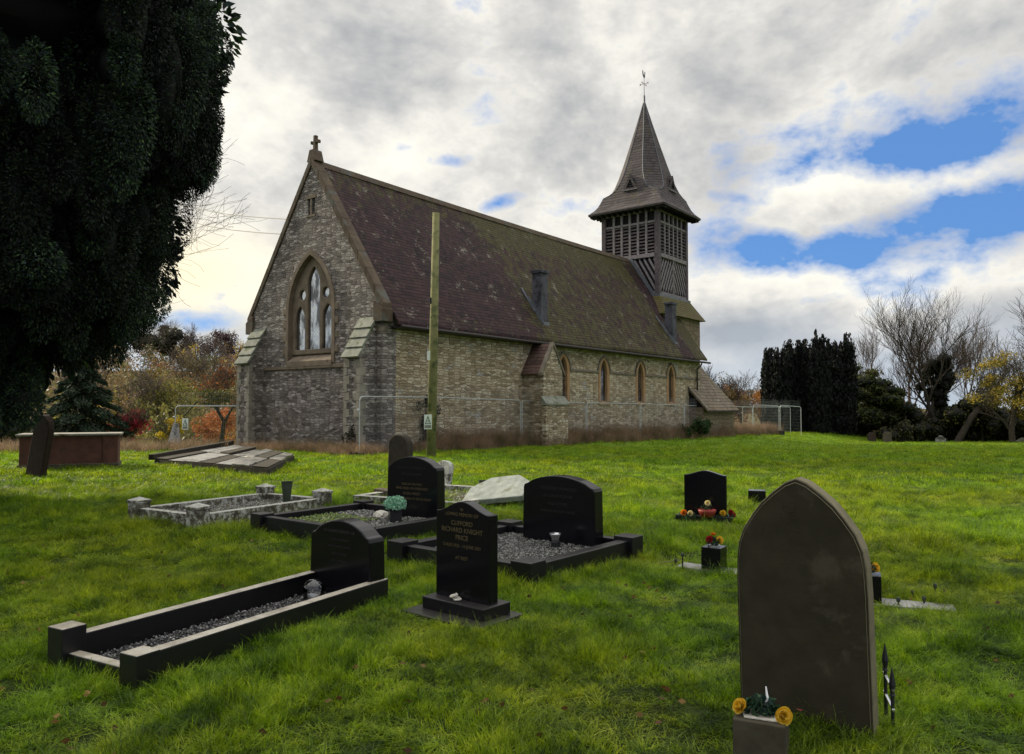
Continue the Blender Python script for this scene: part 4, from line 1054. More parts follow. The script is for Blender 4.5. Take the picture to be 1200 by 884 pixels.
# moulded rim standing proud of the face; pale colour paints the sunlit edge
rim = MB(); I = [(a_ * .968, b_ if i < 2 else .79 + (b_ - .79) * .962 if b_ > .79 else b_) for i, (a_, b_) in enumerate(o6)]
k = len(o6); seqo = o6[1:] + [o6[0]]; seqi = I[1:] + [I[0]]
vs = [(p[0] * 1.012, -.040, p[1] * 1.004) for p in seqo] + [(p[0], -.0575, p[1]) for p in seqi] + [(p[0] * 1.012, .058, p[1] * 1.004) for p in seqo] + [(p[0], -.03, p[1]) for p in seqi]
fs = []
for i in range(k - 1):
    fs += [(i, i + 1, k + i + 1, k + i), (i, 2 * k + i, 2 * k + i + 1, i + 1), (k + i, k + i + 1, 3 * k + i + 1, 3 * k + i)]
rim.add(vs, fs).build('rim', 'brown_edge_lit', bh)
# shallow carved panel near the top
cv = MB()
for i in range(16):
    t = i * .72; r = .018 + .0042 * i
    cx_, cz_ = -.02 + r * math.cos(t) * .65, 1.05 + r * math.sin(t) * 1.3
    cv.tube([(cx_ + .014 * math.cos(a), -.0548, cz_ + .016 * math.sin(a)) for a in np.linspace(0, 5.4, 8)], .0018, 5)
cv.build('carving', 'brown_headstone', bh)
x0_, y0_ = (1.02, 3.28)
vb = MB().box(-.108, .108, -.108, .108, -.12, .235).build('vase_block', 'vase_block', None, bevel=.006)
vb.location = (x0_ + .08, y0_ + .15, gzf(x0_, y0_) - .02); vb.rotation_euler = (0, 0, -R(24)); tag(vb, 'square stone flower block in front of the big brown headstone', 'flower block')

def petals_flower(parent, name, c, r, cols, facing=(0, -.5, 1), n_=26):
    """rose: overlapping curved petals spiralling round a centre"""
    f = Vector(facing).normalized(); rotm = f.to_track_quat('Z', 'Y').to_matrix()
    vs = []; fs = []; cc = []
    for i in range(n_):
        a = i * 2.4; t = (i + 1) / n_; rad = r * (.12 + .80 * t); lean = .25 + 1.05 * t; w = r * (.30 + .35 * t); hgt = r * (.75)
        ux, uy = math.cos(a), math.sin(a); b = len(vs); grid_ = []
        for q in range(4):
            s = q / 3
            for k_ in (-1, -.35, .35, 1):
                rr = rad * .35 + s * hgt * math.sin(lean) * .9 - .12 * r * k_ * k_ ; zz = s * hgt * math.cos(lean) + .10 * r
                ww = w * (math.sin(math.pi * (.18 + .62 * s))) * k_
                p = Vector((ux * rr - uy * ww, uy * rr + ux * ww, zz)); vs.append(tuple(Vector(c) + rotm @ p))
        for q in range(3):
            for k_ in range(3): fs.append((b + q * 4 + k_, b + q * 4 + k_ + 1, b + q * 4 + k_ + 5, b + q * 4 + k_ + 4)); cc.append(cols[i % len(cols)])
    return npmesh(name, np.array(vs), np.array(fs), 'petals', parent, np.array(cc), smooth=True)
YEL = [(.74, .47, .03), (.66, .38, .02), (.80, .56, .08)]; ORA = [(.75, .25, .02), (.62, .16, .02)]; REDS = [(.35, .02, .02), (.25, .012, .02)]
CREAM = [(.75, .62, .25), (.80, .70, .40)]
def arrangement(loc, label, blooms, leaves, rz=0, scale=1, wrap=False, extra=None):
    r_ = empty('flower_arrangement', loc, rz, label, 'flowers')
    for c, rr, cl, fa in blooms: petals_flower(r_, 'bloom', [v * scale for v in c], rr * scale, cl, fa)
    c, rad, cnt, sz = leaves
    sprig_mesh(r_, 'leaves', 'petals', cnt, [v * scale for v in c], [v * scale for v in rad], [(.02, .05, .03), (.03, .08, .035), (.015, .04, .03), (.05, .10, .05)], sz * scale, .45, .2)
    if wrap:
        w = MB()
        for a in (.35,):
            w.tube([(a * .04 * scale, -.01, .03 * scale), (a * .07 * scale, -.02, .085 * scale), (a * .03 * scale + .01, 0, .125 * scale)], [.004, .006, .003], 5)
        w.build('ribbon', 'white_plastic', r_)
        MB().prism([(-.075 * scale, -.05 * scale), (.06 * scale, -.07 * scale), (.09 * scale, .0), (.0, .04 * scale), (-.08 * scale, .02)], .001, .006, 'z').build('moss_pad', 'shell_white', r_)
    return r_
arrangement((vb.location.x - .005, vb.location.y - .02, vb.location.z + .237), 'two yellow roses with dark leaves on the stone block by the big headstone',
            [((-.085, -.01, .030), .040, YEL, (-.7, -.6, .6)), ((.085, -.05, .024), .042, YEL, (.35, -1, .35)), ((.012, -.0, .05), .016, REDS, (0, -1, .5))], ((0, -.0, .035), (.085, .05, .045), 170, .05), rz=-.25, wrap=True)
x, y = G(948, 850, .04)
rp = empty('potted_plant', (x + .02, y + .10, gzf(x, y) - .01), 0, 'low plant in a red pot at the foot of the big brown headstone', 'plant')
MB().lathe([(.065, 0), (.09, .055), (.095, .075), (.085, .075), (.08, .06)], (0, 0, 0), 20).build('pot', 'red_pot', rp, smooth=True)
sprig_mesh(rp, 'foliage', 'petals', 150, (0, 0, .09), (.09, .09, .04), [(.03, .05, .02), (.05, .07, .03)], .035)
# iron railing remains right of the big headstone
ir = empty('iron_railing', (1.875, 3.86, gzf(1.86, 3.93)), R(14), 'short piece of black iron railing with two spear finials beside the brown headstone', 'railing')
for xx, hh in ((-.03, .30), (.028, .38)):
    b = MB().tube([(xx, xx * 2, -.05), (xx, xx * 2, hh - .12)], .0085, 8).build('bar', 'iron_black', ir)
    MB().lathe([(.009, hh - .13), (.015, hh - .125), (.009, hh - .115), (.016, hh - .075), (.007, hh - .02), (.001, hh + .01)], (xx, xx * 2, 0), 8).build('spearhead', 'iron_black', b)
for zz in (.12, .215): MB().tube([(-.04, -.08, zz - .012), (.04, .08, zz + .02)], .007, 7).build('rail', 'steel', ir)
le = MB().box(-.006, .006, -.02, .02, -.05, .42).build('iron_strip', 'iron_black', None); le.location = (1.235, 4.14, gzf(1.08, 4)); le.rotation_euler = (0, R(-1), -R(15)); tag(le, 'thin black iron strip standing at the left edge of the brown headstone', 'iron strip')

# --- small stones and flowers in the middle distance on the right
x, y = (2.76, 10.95)
hb, _ = headstone('ogee', .59, .72, .655, .085, (x, y, gzf(x, y) - .02), 24, 'small black headstone standing alone on the open grass, flowers at its foot', plinth=(.80, .30, .09), mp='kerb_stone')
keepout([(2.3, 10.7), (3.2, 10.7), (3.2, 11.15), (2.3, 11.15)])
for tx, sz, zz in (('IN LOVING MEMORY', .04, .60), ('OF A DEAR SON', .035, .55), ('AND BROTHER', .035, .51), ('SADLY MISSED', .035, .47)): letters(tx, sz, (0, -.041, zz), hb, 'pale_letters')
z_ = gzf(x, y) + .06
arrangement((x - .30, y - .17, z_), 'orange and yellow flowers at the left foot of the small black headstone', [((-.05, 0, .06), .05, ORA, (-.3, -1, .5)), ((.04, 0, .05), .045, CREAM, (0, -1, .5))], ((0, 0, .02), (.14, .06, .05), 120, .05))
arrangement((x + .24, y - .19, z_), 'yellow and dark red flowers at the right foot of the small black headstone', [((-.05, 0, .055), .05, YEL, (0, -1, .5)), ((.06, 0, .06), .05, REDS, (.3, -1, .5)), ((.10, .02, .03), .04, REDS, (.3, -1, .4))], ((0, 0, .02), (.14, .06, .05), 120, .05))
rp2 = empty('potted_plant', (x - .03, y - .20, z_ + .01), 0, 'terracotta pot with one cream flower before the small black headstone', 'plant')
MB().lathe([(.085, 0), (.12, .07), (.125, .10), (.11, .10), (.10, .08)], (0, 0, 0), 18).build('pot', 'red_pot', rp2, smooth=True)
petals_flower(rp2, 'bloom', (0, -.02, .19), .045, CREAM, (0, -1, .4), 18); MB().tube([(0, 0, .08), (0, 0, .18)], .006, 5).build('stem', 'bark', rp2)
sprig_mesh(rp2, 'foliage', 'petals', 90, (0, 0, .13), (.09, .07, .05), [(.03, .05, .02)], .04)

def memorial(px, py, sz, ang, lab, labs, slabx, fl):
    x, y = G(px, py); z = gzf(x, y)
    s = MB().box(slabx[0], slabx[1], slabx[2], slabx[3], -.05, .035).build('ledger_slab', 'granite_sheen', None, bevel=.004); s.location = (x, y, z); s.rotation_euler = (0, 0, -R(ang)); tag(s, labs, 'slab')
    b = MB().box(-sz / 2, sz / 2, -sz / 2, sz / 2, .036, .25).build('vase_block', 'black_granite', None, bevel=.004); b.location = (x, y, z); b.rotation_euler = (0, 0, -R(ang)); tag(b, lab, 'flower block')
    tp = MB().lathe([(.06, 0), (.06, .012), (.05, .014)], (0, 0, .251), 16); t_ = tp.build('lid', 'steel', b)
    keepout(quadpts((x, y), ang, slabx[0], slabx[1], slabx[2], slabx[3]))
    arrangement((x, y, z + .265), fl[0], fl[1], ((0, 0, .03), (.07, .05, .045), 90, .05))
    return x, y, z
mx_, my_, mz_ = memorial(837, 672, .19, 34, 'black granite flower block in the grass left of the big headstone', 'flat pale slab under the left black flower block', (-.36, .30, -.10, .14),
    ('orange and yellow flowers on the left black flower block', [((.05, 0, .04), .045, YEL, (.2, -1, .4)), ((-.04, 0, .05), .04, REDS, (-.3, -1, .5)), ((0, .02, .09), .03, ORA, (0, -.3, 1))]))
mx2, my2, mz2 = memorial(1017, 708, .20, 24, 'black granite flower block in the grass right of the big headstone', 'flat pale slab under the right black flower block', (-.15, .62, -.12, .12),
    ('yellow and red flowers on the right black flower block', [((.06, 0, .03), .045, YEL, (.3, -1, .4)), ((-.03, 0, .05), .04, REDS, (-.3, -1, .5))]))
def stake(x, y, h, lab):
    r_ = empty('solar_lamp', (x, y, gzf(x, y)), 0, lab, 'garden lamp'); MB().tube([(0, 0, -.04), (0, 0, h)], .007, 6).build('stake', 'plastic_black', r_)
    MB().lathe([(.008, h - .03), (.015, h - .026), (.016, h), (.010, h + .01)], (0, 0, 0), 10).build('lamp_head', 'vase_green', r_)
x, y = G(792, 668); stake(x, y, .10, 'small stake lamp furthest left of the left slab, fallen rod beside it')
x, y = G(800, 672); stake(x, y, .17, 'small stake lamp at the corner of the left slab')
rd = MB().tube([(0, 0, .03), (-.26, -.10, .025)], .006, 6).build('garden_cane', 'pole_wood', None); x, y = G(797, 662); rd.location = (x, y, gzf(x, y) + .02); tag(rd, 'pale cane lying in the grass by the left slab', 'cane')
for (px, py, lab) in ((1053, 714, 'small dark stake lamp at the near edge of the right slab'), (1070, 704, 'small dark stake lamp behind the right slab'), (1096, 698, 'small stake lamp in the grass furthest right'), (1083, 712, 'small stake lamp at the end of the right slab')):
    x, y = G(px, py); stake(x, y, .09, lab)
x, y = (4.13, 12.95)
o = MB().box(-.14, .14, -.12, .12, -.05, .22).build('marker_block', 'black_granite', None, bevel=.006); o.location = (x, y, gzf(x, y)); o.rotation_euler = (0, 0, -.3); tag(o, 'small dark marker block half hidden behind the arch headstone', 'marker')
# far headstones by the trees
for (px, Yd, w, h, m_, kd, lab) in ((1020.5, 60, .62, .74, 'lean_stone', 'round', 'left one of two small grey round topped headstones before the trees'),
        (1038.5, 60.5, .66, .84, 'old_sandstone', 'round', 'right one of two small grey round topped headstones before the trees'),
        (1101, 61, .78, .55, 'wet_slate', 'ogee', 'low dark slate headstone under the ivy covered tree'), (1197, 58, .9, .38, 'tomb_top', 'ogee', 'low pale headstone at the far right edge of the grass')):
    x = (px - 600) / F * Yd
    headstone(kd, w, h + .08, h * .7, .13, (x, Yd, gzf(x, Yd) - .02), 10, lab, m=m_, bevel=.01)

# ------------------------------------------------------------------ pole, wires, signs, fence
bp = at(505, 537, 24.3); topz = at(511, 250, 24.5)
pole = empty('utility_pole', (bp[0], bp[1], 0), 0, 'tall greenish wooden pole in front of the church wall', 'pole')
MB().tube([(0, 0, -.5), (.07, .05, 4), (topz[0] - bp[0], .2, topz[2])], [.155, .14, .115], 14).build('shaft', 'pole_wood', pole, smooth=True)
MB().tube([(-.02, -.13, 4.9), (-.02, -.14, 5.1)], .04, 6).build('bracket', 'iron_black', pole)
MB().box(-.12, -.02, -.17, -.15, 3.1, 3.4).build('number_plate', 'sign_white', pole)
def sign(loc, rz, label, parent=None):
    r_ = empty('warning_sign', loc, rz, label, 'sign')
    MB().box(-.12, .12, -.004, .004, -.23, .23).build('plate', 'sign_white', r_)
    t = MB()
    out = [(-.095, -.07), (.095, -.07), (0, .20)]; inn = [(-.060, -.047), (.060, -.047), (0, .135)]
    vs = [(p[0], -.009, p[1]) for p in out + inn] + [(p[0], -.003, p[1]) for p in out + inn]; fs = []
    for i in range(3): j = (i + 1) % 3; fs += [(i, j, 3 + j, 3 + i), (i, 6 + i, 6 + j, j), (3 + i, 3 + j, 9 + j, 9 + i)]
    t.add(vs, fs); t.prism([(-.008, -.03), (.012, -.03), (.022, .035), (.006, .04), (.016, .09), (-.012, .02), (.0, .015)], -.009, -.003, 'y'); t.build('symbol', 'sign_green', r_)
    MB().box(-.10, .10, -.007, -.004, -.20, -.10).build('text_panel', 'slab_tile', r_); return r_
p_ = at(501.5, 494.5, 24.0); sign(p_, R(4), 'white warning sign with triangle on the wooden pole')
def fence_panel(a, b, za, zb, label, g='temporary mesh fence panels round the church', ext=.42):
    r_ = empty('mesh_fence_panel', (a[0], a[1], 0), 0, label, 'fence', g)
    L_ = math.hypot(b[0] - a[0], b[1] - a[1]); r_.rotation_euler = (0, 0, math.atan2(b[1] - a[1], b[0] - a[0]))
    h = 2.0; rr = .02; dzl = zb - za
    def Q(x, z): return (x, 0, za + dzl * x / L_ + z)
    MB().tube([Q(.06, -.15), Q(.06, h - .12), Q(.09, h - .04), Q(.18, h), Q(L_ - .18, h), Q(L_ - .09, h - .04), Q(L_ - .06, h - .12), Q(L_ - .06, -.15)], rr, 6).build('frame', 'galvanised', r_)
    w = MB(); k = int(L_ / .09)
    for i in range(1, k): x = .06 + (L_ - .12) * i / k; w.tube([Q(x, .05), Q(x, h + ext)], .003, 3, cap=False)
    for i in range(11): z = .1 + i * (h + ext - .1) / 10; w.tube([Q(.06, z), Q(L_ - .06, z)], .003, 3, cap=False)
    w.build('mesh_infill', 'wire_grey', r_, fix=False)
    for x in (.0,): MB().tube([Q(x + .03, 1.55), Q(x - .04, 1.55)], .035, 6).build('clamp', 'galvanised', r_)
    MB().box(-.12, .22, -.3, .3, za - .2, za + .1).build('foot_block', 'plastic_black', r_)
    return r_
F0 = Vector((-5.23, 26.0))
def FV(v): p = F0 + Vector((.61, .792)) * v; return (p.x, p.y)
vsn = [0, 3.72, 9.24, 14.55, 20.1, 25.7, 31.5, 37.2]
ords = ['first mesh fence panel, left of the wooden pole', 'mesh fence panel right of the wooden pole', 'mesh fence panel in front of the gabled wall projection', 'mesh fence panel before the middle lancet windows',
        'mesh fence panel before the last lancet windows', 'mesh fence panel in front of the church downpipe', 'mesh fence panel in front of the lean-to roof']
for i in range(7):
    a, b = FV(vsn[i]), FV(vsn[i + 1]); fence_panel(a, b, gzf(*a), gzf(*b), ords[i])
e0 = FV(37.2); e1 = (.3497 * 57, 57.0); e2 = (.3788 * 57.5, 57.5); e3 = (.3006 * 61, 61)
fence_panel(e0, e1, gzf(*e0) + .15, gzf(*e1) + .15, 'mesh fence panel just right of the lean-to'); fence_panel(e1, e2, gzf(*e1) + .2, gzf(*e2) + .2, 'last mesh fence panel at the right end, before the dark yews')
fence_panel(e3, (e2[0] + .3, e2[1] + 3), gzf(*e3) + .1, gzf(e2[0], e2[1] + 3) + .1, 'mesh fence panel standing behind the others at the right end')
a = at(203, 530, 31.5); b = at(284, 530, 32.2)
fence_panel((a[0], a[1]), (b[0], b[1]), -.33, -.33, 'mesh fence panel left of the church gable', ext=.55)
p_ = at(217, 497, 31.4); sign(p_, R(8), 'white warning sign with triangle on the left mesh fence')
st_ = MB().tube([(0, 0, 0), (1.0, .1, .75)], .035, 6).build('fence_stay', 'pole_wood', None); p_ = at(207, 530, 31.2); st_.location = (p_[0], p_[1], -.3); tag(st_, 'sloping pale timber stay propping the left mesh fence', 'timber stay')
p_ = at(200, 526, 31.0)
ps2 = MB().prism([(-.35, 0), (.35, 0), (.12, 1.35), (-.06, 1.4)], -.05, .05, 'y').build('leaning_board', 'wet_slate', None, bevel=.01); ps2.location = (p_[0], p_[1] + .2, -.4); ps2.rotation_euler = (R(-8), 0, 0); tag(ps2, 'narrow grey board leaning against the left mesh fence', 'board')
wl = MB().tube([tuple(CH(.15, 5.62, 9.32).lerp(Vector(at(110, 176, 48)), t / 10) - Vector((0, 0, 1.2 * math.sin(math.pi * t / 10)))) for t in range(11)], .02, 4, cap=False).build('overhead_cable', 'cable', None); tag(wl, 'upper of two thin cables running from the church gable to the left', 'cable')
wl = MB().tube([tuple(CH(.15, 5.98, 8.75).lerp(Vector(at(110, 192, 48)), t / 10) - Vector((0, 0, 1.2 * math.sin(math.pi * t / 10)))) for t in range(11)], .02, 4, cap=False).build('overhead_cable', 'cable', None); tag(wl, 'lower of two thin cables running from the church gable to the left', 'cable')

# ------------------------------------------------------------------ trees
def tree_root(name, x, y, label, cat='tree', group=None, z=None, rz=0):
    return empty(name, (x, y, gzf(x, y) - .05 if z is None else z), rz, label, cat, group)
def bare_tree(root, h, spread, m='twig_dark', r0=.22, levels=5, seed=1, up=.25, nb=(3, 4), lean=(0, 0), start=.25, stems=1, droop=0, twig=.012, ang=(.35, .8)):
    rd = random.Random(seed); trunk = MB(); tw = MB(); tips = []
    def grow(p, d, l, r, lv):
        pts = [p]; rs = [r]; k = 4 if lv < 2 else 3; dd = d.copy()
        for i in range(k):
            j = .16 if lv < 2 else .25
            dd = (dd + Vector((rd.gauss(0, j), rd.gauss(0, j), rd.gauss(0, j * .6) + (up - droop * lv) * .35))).normalized()
            pts.append(pts[-1] + dd * l / k); rs.append(max(twig * .5, r * (1 - .55 * (i + 1) / k)))
        (trunk if lv <= 1 else tw).tube(pts, rs, 7 if lv == 0 else 5 if lv == 1 else 3, cap=False)
        if lv >= levels: tips.append(pts[-1]); return
        n_ = rd.randint(*nb) + (1 if lv >= 1 else 0)
        for i in range(n_):
            t = start + (1 - start) * (i + .6 * rd.random()) / n_ if lv == 0 else .25 + .75 * (i + rd.random() * .8) / n_
            t = min(t, .99); s = t * k; a = int(s); q = pts[a].lerp(pts[a + 1], s - a)
            az_ = rd.random() * 6.283; an = rd.uniform(*ang)
            o_ = dd.orthogonal().normalized(); o_.rotate(Matrix.Rotation(az_, 3, dd))
            nd = (dd * math.cos(an) + o_ * math.sin(an)); nd.z += .15; nd.normalize()
            grow(q, nd, l * rd.uniform(.52, .78) * (spread if lv == 0 else 1), rs[a] * rd.uniform(.5, .66), lv + 1)
        grow(pts[-1], dd, l * .62, rs[-1], lv + 1)
    for s_ in range(stems):
        d0 = Vector((lean[0] + (rd.uniform(-.35, .35) if stems > 1 else 0), lean[1] + (rd.uniform(-.3, .3) if stems > 1 else 0), 1)).normalized()
        grow(Vector((rd.uniform(-.3, .3) if stems > 1 else 0, 0, -.2)), d0, h * .52, r0, 0)
    trunk.build('trunk', m, root, fix=False)
    if tw.v: tw.build('branches', m, root, fix=False)
    return tips
def leafy(root, lobes, n_each, size, cols, m='leaves', core=None, aspect=.6, up=0, name='crown', inner=.45, k=.72, drop=None):
    Ps = []; Cs = []
    for c, r in lobes:
        P = lobe_points(c, r, n_each, inner); tint = .75 + .5 * rng.random()
        cc = shade(n_each, cols, .3) * tint; Ps.append(P); Cs.append(cc)
    P = np.concatenate(Ps); C = np.clip(np.concatenate(Cs), 0, 1)
    v, f, _ = leaf_quads(P, size * rng.uniform(.6, 1.3, len(P)), None, aspect, up)
    o = npmesh(name, v, f, m, root, C)
    if core is not None: blobs('inner_branches', lobes, m, root, core, k)
    return o
def rand_lobes(n_, cx, cy, cz, rx, ry, rz, r, seed, flat=1.0):
    rd = np.random.default_rng(seed); out = []
    for i in range(n_):
        d = rd.normal(size=3); d /= np.linalg.norm(d); q = rd.random() ** .45
        c = (cx + d[0] * rx * q, cy + d[1] * ry * q, cz + d[2] * rz * q); s = r * rd.uniform(.65, 1.25)
        out.append((c, (s, s, s * flat)))
    return out

# --- the great yew on the left ---------------------------------------------
YX, YY = -10.45, 13.4
yew = tree_root('yew_tree', YX, YY, 'huge dark yew overhanging the churchyard, filling the left edge of the picture', z=-.1)
prof_y = [(2.5, 1.6), (3.0, 3.0), (3.4, 3.7), (3.9, 3.95), (4.5, 4.2), (5.3, 4.55), (6.7, 5.0), (8.2, 5.2), (9.6, 5.3), (11, 4.4), (12.4, 2.9), (13.4, 1.0)]
def yr(z): return float(np.interp(z, [p[0] for p in prof_y], [p[1] for p in prof_y]))
rd = np.random.default_rng(5); lobes_front = []; lobes_back = []
for i in range(900):
    z = 2.0 + 11.0 * rd.random() ** 1.05; a = rd.random() * 6.283; q = 1 - .26 * rd.random() ** 1.5
    r_ = yr(z) * q - .35; c = (r_ * math.cos(a), r_ * math.sin(a), z); s = rd.uniform(.24, .46)
    wx, wy = YX + c[0], YY + c[1]
    vis = (wx / wy > -.80) and (z + 0 < 8.9) and (math.sin(a) < .55)
    if z < 3.6: s *= .8
    (lobes_front if vis else lobes_back).append((c, (s, s, s * rd.uniform(1.8, 3.0))))
for i in range(90):    # ragged hanging skirt and underside
    a = rd.random() * 6.283; q = rd.random() ** .5; z = 3.05 + .5 * rd.random(); r_ = 3.9 * q; z += (r_ / 4) ** 3 * .5
    lobes_front.append(((r_ * math.cos(a), r_ * math.sin(a), z), (.42, .42, .42)))
for i in range(16):    # low curtain near the trunk
    a = rd.uniform(-1.6, .2); r_ = rd.uniform(.9, 2.1); lobes_front.append(((r_ * math.cos(a), r_ * math.sin(a), rd.uniform(1.45, 2.3)), (.32, .32, .5)))
print('yew lobes', len(lobes_front), len(lobes_back))
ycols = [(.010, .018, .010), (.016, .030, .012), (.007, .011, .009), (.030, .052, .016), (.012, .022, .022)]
def yew_leaves(name, lobes, n_, size):
    P = []; C = []; D = []
    for c, r in lobes:
        n1_ = int(n_ * rd.uniform(.7, 1.3)); p = lobe_points(c, r, n1_, .62)
        out_ = p - np.asarray(c); out_[:, 2] *= .4; out_ /= np.linalg.norm(out_, axis=1)[:, None] + 1e-6; out_[:, 2] -= .55
        P.append(p); D.append(out_); C.append(shade(n1_, ycols, .35) * rd.choice([.5, .8, 1.2, 2.2]))
    P = np.concatenate(P); D = np.concatenate(D); C = np.clip(np.concatenate(C), 0, 1)
    v, f, _ = leaf_quads(P, size * rng.uniform(.6, 1.4, len(P)), None, .42, 0, D)
    return npmesh(name, v, f, 'needles', yew, C)
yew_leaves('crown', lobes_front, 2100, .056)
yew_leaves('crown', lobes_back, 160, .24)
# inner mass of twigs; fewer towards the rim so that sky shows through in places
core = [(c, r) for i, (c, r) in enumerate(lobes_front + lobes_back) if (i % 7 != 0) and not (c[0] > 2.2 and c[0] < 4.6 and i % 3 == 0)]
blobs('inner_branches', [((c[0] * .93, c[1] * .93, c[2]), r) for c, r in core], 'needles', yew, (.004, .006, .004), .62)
blobs('inner_light_block', [((0, 0, z), (max(.5, yr(z) - 1.25),) * 2 + (1.0,)) for z in np.arange(4.0, 12.6, .8)], 'needles', yew, (.004, .006, .004), 1.0)  # dark lumps added inside the crown to block light
tb_ = MB(); tb_.tube([(0, 0, -.5), (.05, .1, .8), (-.1, 0, 2.4), (.1, .1, 5), (0, 0, 9)], [.75, .55, .48, .3, .1], 14)
tb_.build('trunk', 'bark', yew, smooth=True)
for i in range(14):
    a = i * 2.4 + .3; h = 2.0 + i * .5; l = yr(h + 1) * .6
    MB().tube([(0, 0, h - .5), (l * .35 * math.cos(a), l * .35 * math.sin(a), h + .05), (l * .75 * math.cos(a + .15), l * .75 * math.sin(a + .15), h + .55), (l * math.cos(a + .2), l * math.sin(a + .2), h + .7)], [.2, .14, .08, .03], 7).build('limb', 'bark', yew)
# --- bare tree whose twigs show beside the yew
r_ = tree_root('bare_tree', -22.3, 37.8, 'bare twiggy tree showing past the right edge of the great yew')
bare_tree(r_, 16, .75, 'twig_dark', .10, 4, 21, up=.12, nb=(4, 5), lean=(.12, 0), start=.35, ang=(.5, 1.05), twig=.016)

# --- columnar yews right of the church ---------------------------------------
def columnar(x, y, w, d_, h, label, seed):
    r_ = tree_root('columnar_yew', x, y, label, group='dark columnar yews right of the church', z=gzf(x, y) - .1)
    rd_ = np.random.default_rng(seed); lobes = []
    for i in range(26):
        a = rd_.random() * 6.283; q = rd_.random() ** .5; hh = h * rd_.uniform(.84, 1.0) * (1 - .06 * q)
        cx, cy = w / 2 * q * math.cos(a), d_ / 2 * q * math.sin(a)
        for z in np.arange(.5, hh, .75):
            t = z / hh; s = .42 * (1 - .72 * max(0, (t - .72) / .28) ** 1.3); lobes.append(((cx * (.82 + .18 * min(1, t * 3)), cy, z), (s, s, .75)))
    P = []; C = []; D = []
    for c, r in lobes:
        p = lobe_points(c, r, 60, .75); P.append(p); dd = np.zeros_like(p); dd[:, 2] = 1.0; D.append(dd); C.append(shade(60, [(.004, .006, .005), (.007, .011, .007), (.003, .004, .004)], .4))
    P = np.concatenate(P); v, f, _ = leaf_quads(P, .30 * rng.uniform(.6, 1.3, len(P)), None, .4, 0, np.concatenate(D))
    npmesh('foliage', v, f, 'needles', r_, np.concatenate(C)); blobs('inner_branches', lobes[::2], 'needles', r_, (.002, .003, .002), .6)
    MB().tube([(0, 0, -.3), (0, 0, h * .5)], [.25, .1], 7).build('trunk', 'bark', r_)
for i, (px, wd, top, lab) in enumerate(((908, 30, 402, 'shortest dark columnar yew, next to the mesh fence'), (932, 32, 396, 'second dark columnar yew from the fence'), (957, 34, 392, 'third dark columnar yew from the fence'), (983, 34, 390, 'tallest dark columnar yew, furthest from the fence'))):
    Yd = 64 + (i % 2) * 1.2; x = (px - 600) / F * Yd; zt = at(px, top, Yd)[2]
    columnar(x, Yd, wd / F * Yd, 2.2, zt - gzf(x, Yd), lab, 40 + i)

# --- trees along the right boundary
def placed(px, Yd): return (px - 600) / F * Yd, Yd
def height(px, top, Yd): x, y = placed(px, Yd); return at(px, top, Yd)[2] - gzf(x, y)
x, y = placed(1100, 68)
r_ = tree_root('bare_tree', x, y, 'tall bare tree with ivy clad trunk behind the field on the right')
bare_tree(r_, height(1100, 350, 68) * 1.0, 1.0, 'twig_dark', .24, 4, 5, up=.42, nb=(4, 5), start=.3, ang=(.3, .72), twig=.015)
iv = [((rng.normal() * .35, rng.normal() * .3, z), (.75, .75, .7)) for z in np.arange(.5, 7.6, .38)] + [((-1.0 + rng.normal() * .3, 0, z), (.55, .5, .5)) for z in np.arange(4.0, 6.6, .5)] + [((.9 + .2 * rng.normal(), 0, z), (.45, .5, .5)) for z in np.arange(5.2, 7.4, .5)]
leafy(r_, iv, 130, .24, [(.016, .022, .010), (.030, .038, .014), (.010, .013, .007)], name='ivy', core=(.008, .010, .006))
x, y = placed(1068, 73); r_ = tree_root('bare_tree', x, y, 'bare many stemmed tree left of the ivy clad trunk')
bare_tree(r_, height(1060, 362, 73) * .90, 1.0, 'hill_bark', .20, 4, 8, up=.45, nb=(4, 4), stems=2, start=.25, ang=(.28, .62), twig=.02)
x, y = placed(1128, 74); r_ = tree_root('bare_tree', x, y, 'bare twiggy tree right of the ivy clad trunk')
bare_tree(r_, height(1130, 375, 74) * .86, 1.0, 'hill_bark', .18, 4, 15, up=.4, nb=(4, 4), stems=2, start=.25, ang=(.3, .65), twig=.02)
x, y = placed(1012, 80); r_ = tree_root('bare_tree', x, y, 'slender pale bare tree just right of the columnar yews')
bare_tree(r_, height(1005, 374, 80) * .88, .9, 'hill_bark', .14, 4, 31, up=.5, nb=(3, 4), start=.2, ang=(.25, .6), twig=.02)
x, y = placed(1118, 65); r_ = tree_root('leaning_tree', x, y, 'dark trunk leaning right beside the ivy clad tree')
MB().tube([(0, 0, -.2), (1.4, 0, 2.2), (3.2, 0, 4.2), (4.6, .2, 6.0)], [.32, .24, .17, .06], 8).build('trunk', 'twig_dark', r_)
leafy(r_, rand_lobes(12, 3.4, 0, 4.6, 2.0, 1.2, 1.2, .8, 3), 90, .22, [(.10, .09, .03), (.14, .10, .035), (.06, .06, .02)], name='crown')
x, y = placed(1030, 66); r_ = tree_root('evergreen_shrub', x, y, 'broad dark evergreen with flat green sprays behind the two small headstones', 'tree')
leafy(r_, rand_lobes(34, 0, 0, 3.0, 2.6, 2.2, 2.4, 1.0, 4, .5), 240, .26, [(.020, .030, .010), (.045, .058, .016), (.075, .085, .022)], name='crown', core=(.008, .011, .006))
MB().tube([(0, 0, -.2), (0, 0, 3)], [.25, .1], 7).build('trunk', 'bark', r_)
x, y = placed(1010, 70); r_ = tree_root('evergreen_shrub', x, y, 'olive green bush between the columnar yews and the bare trees', 'tree')
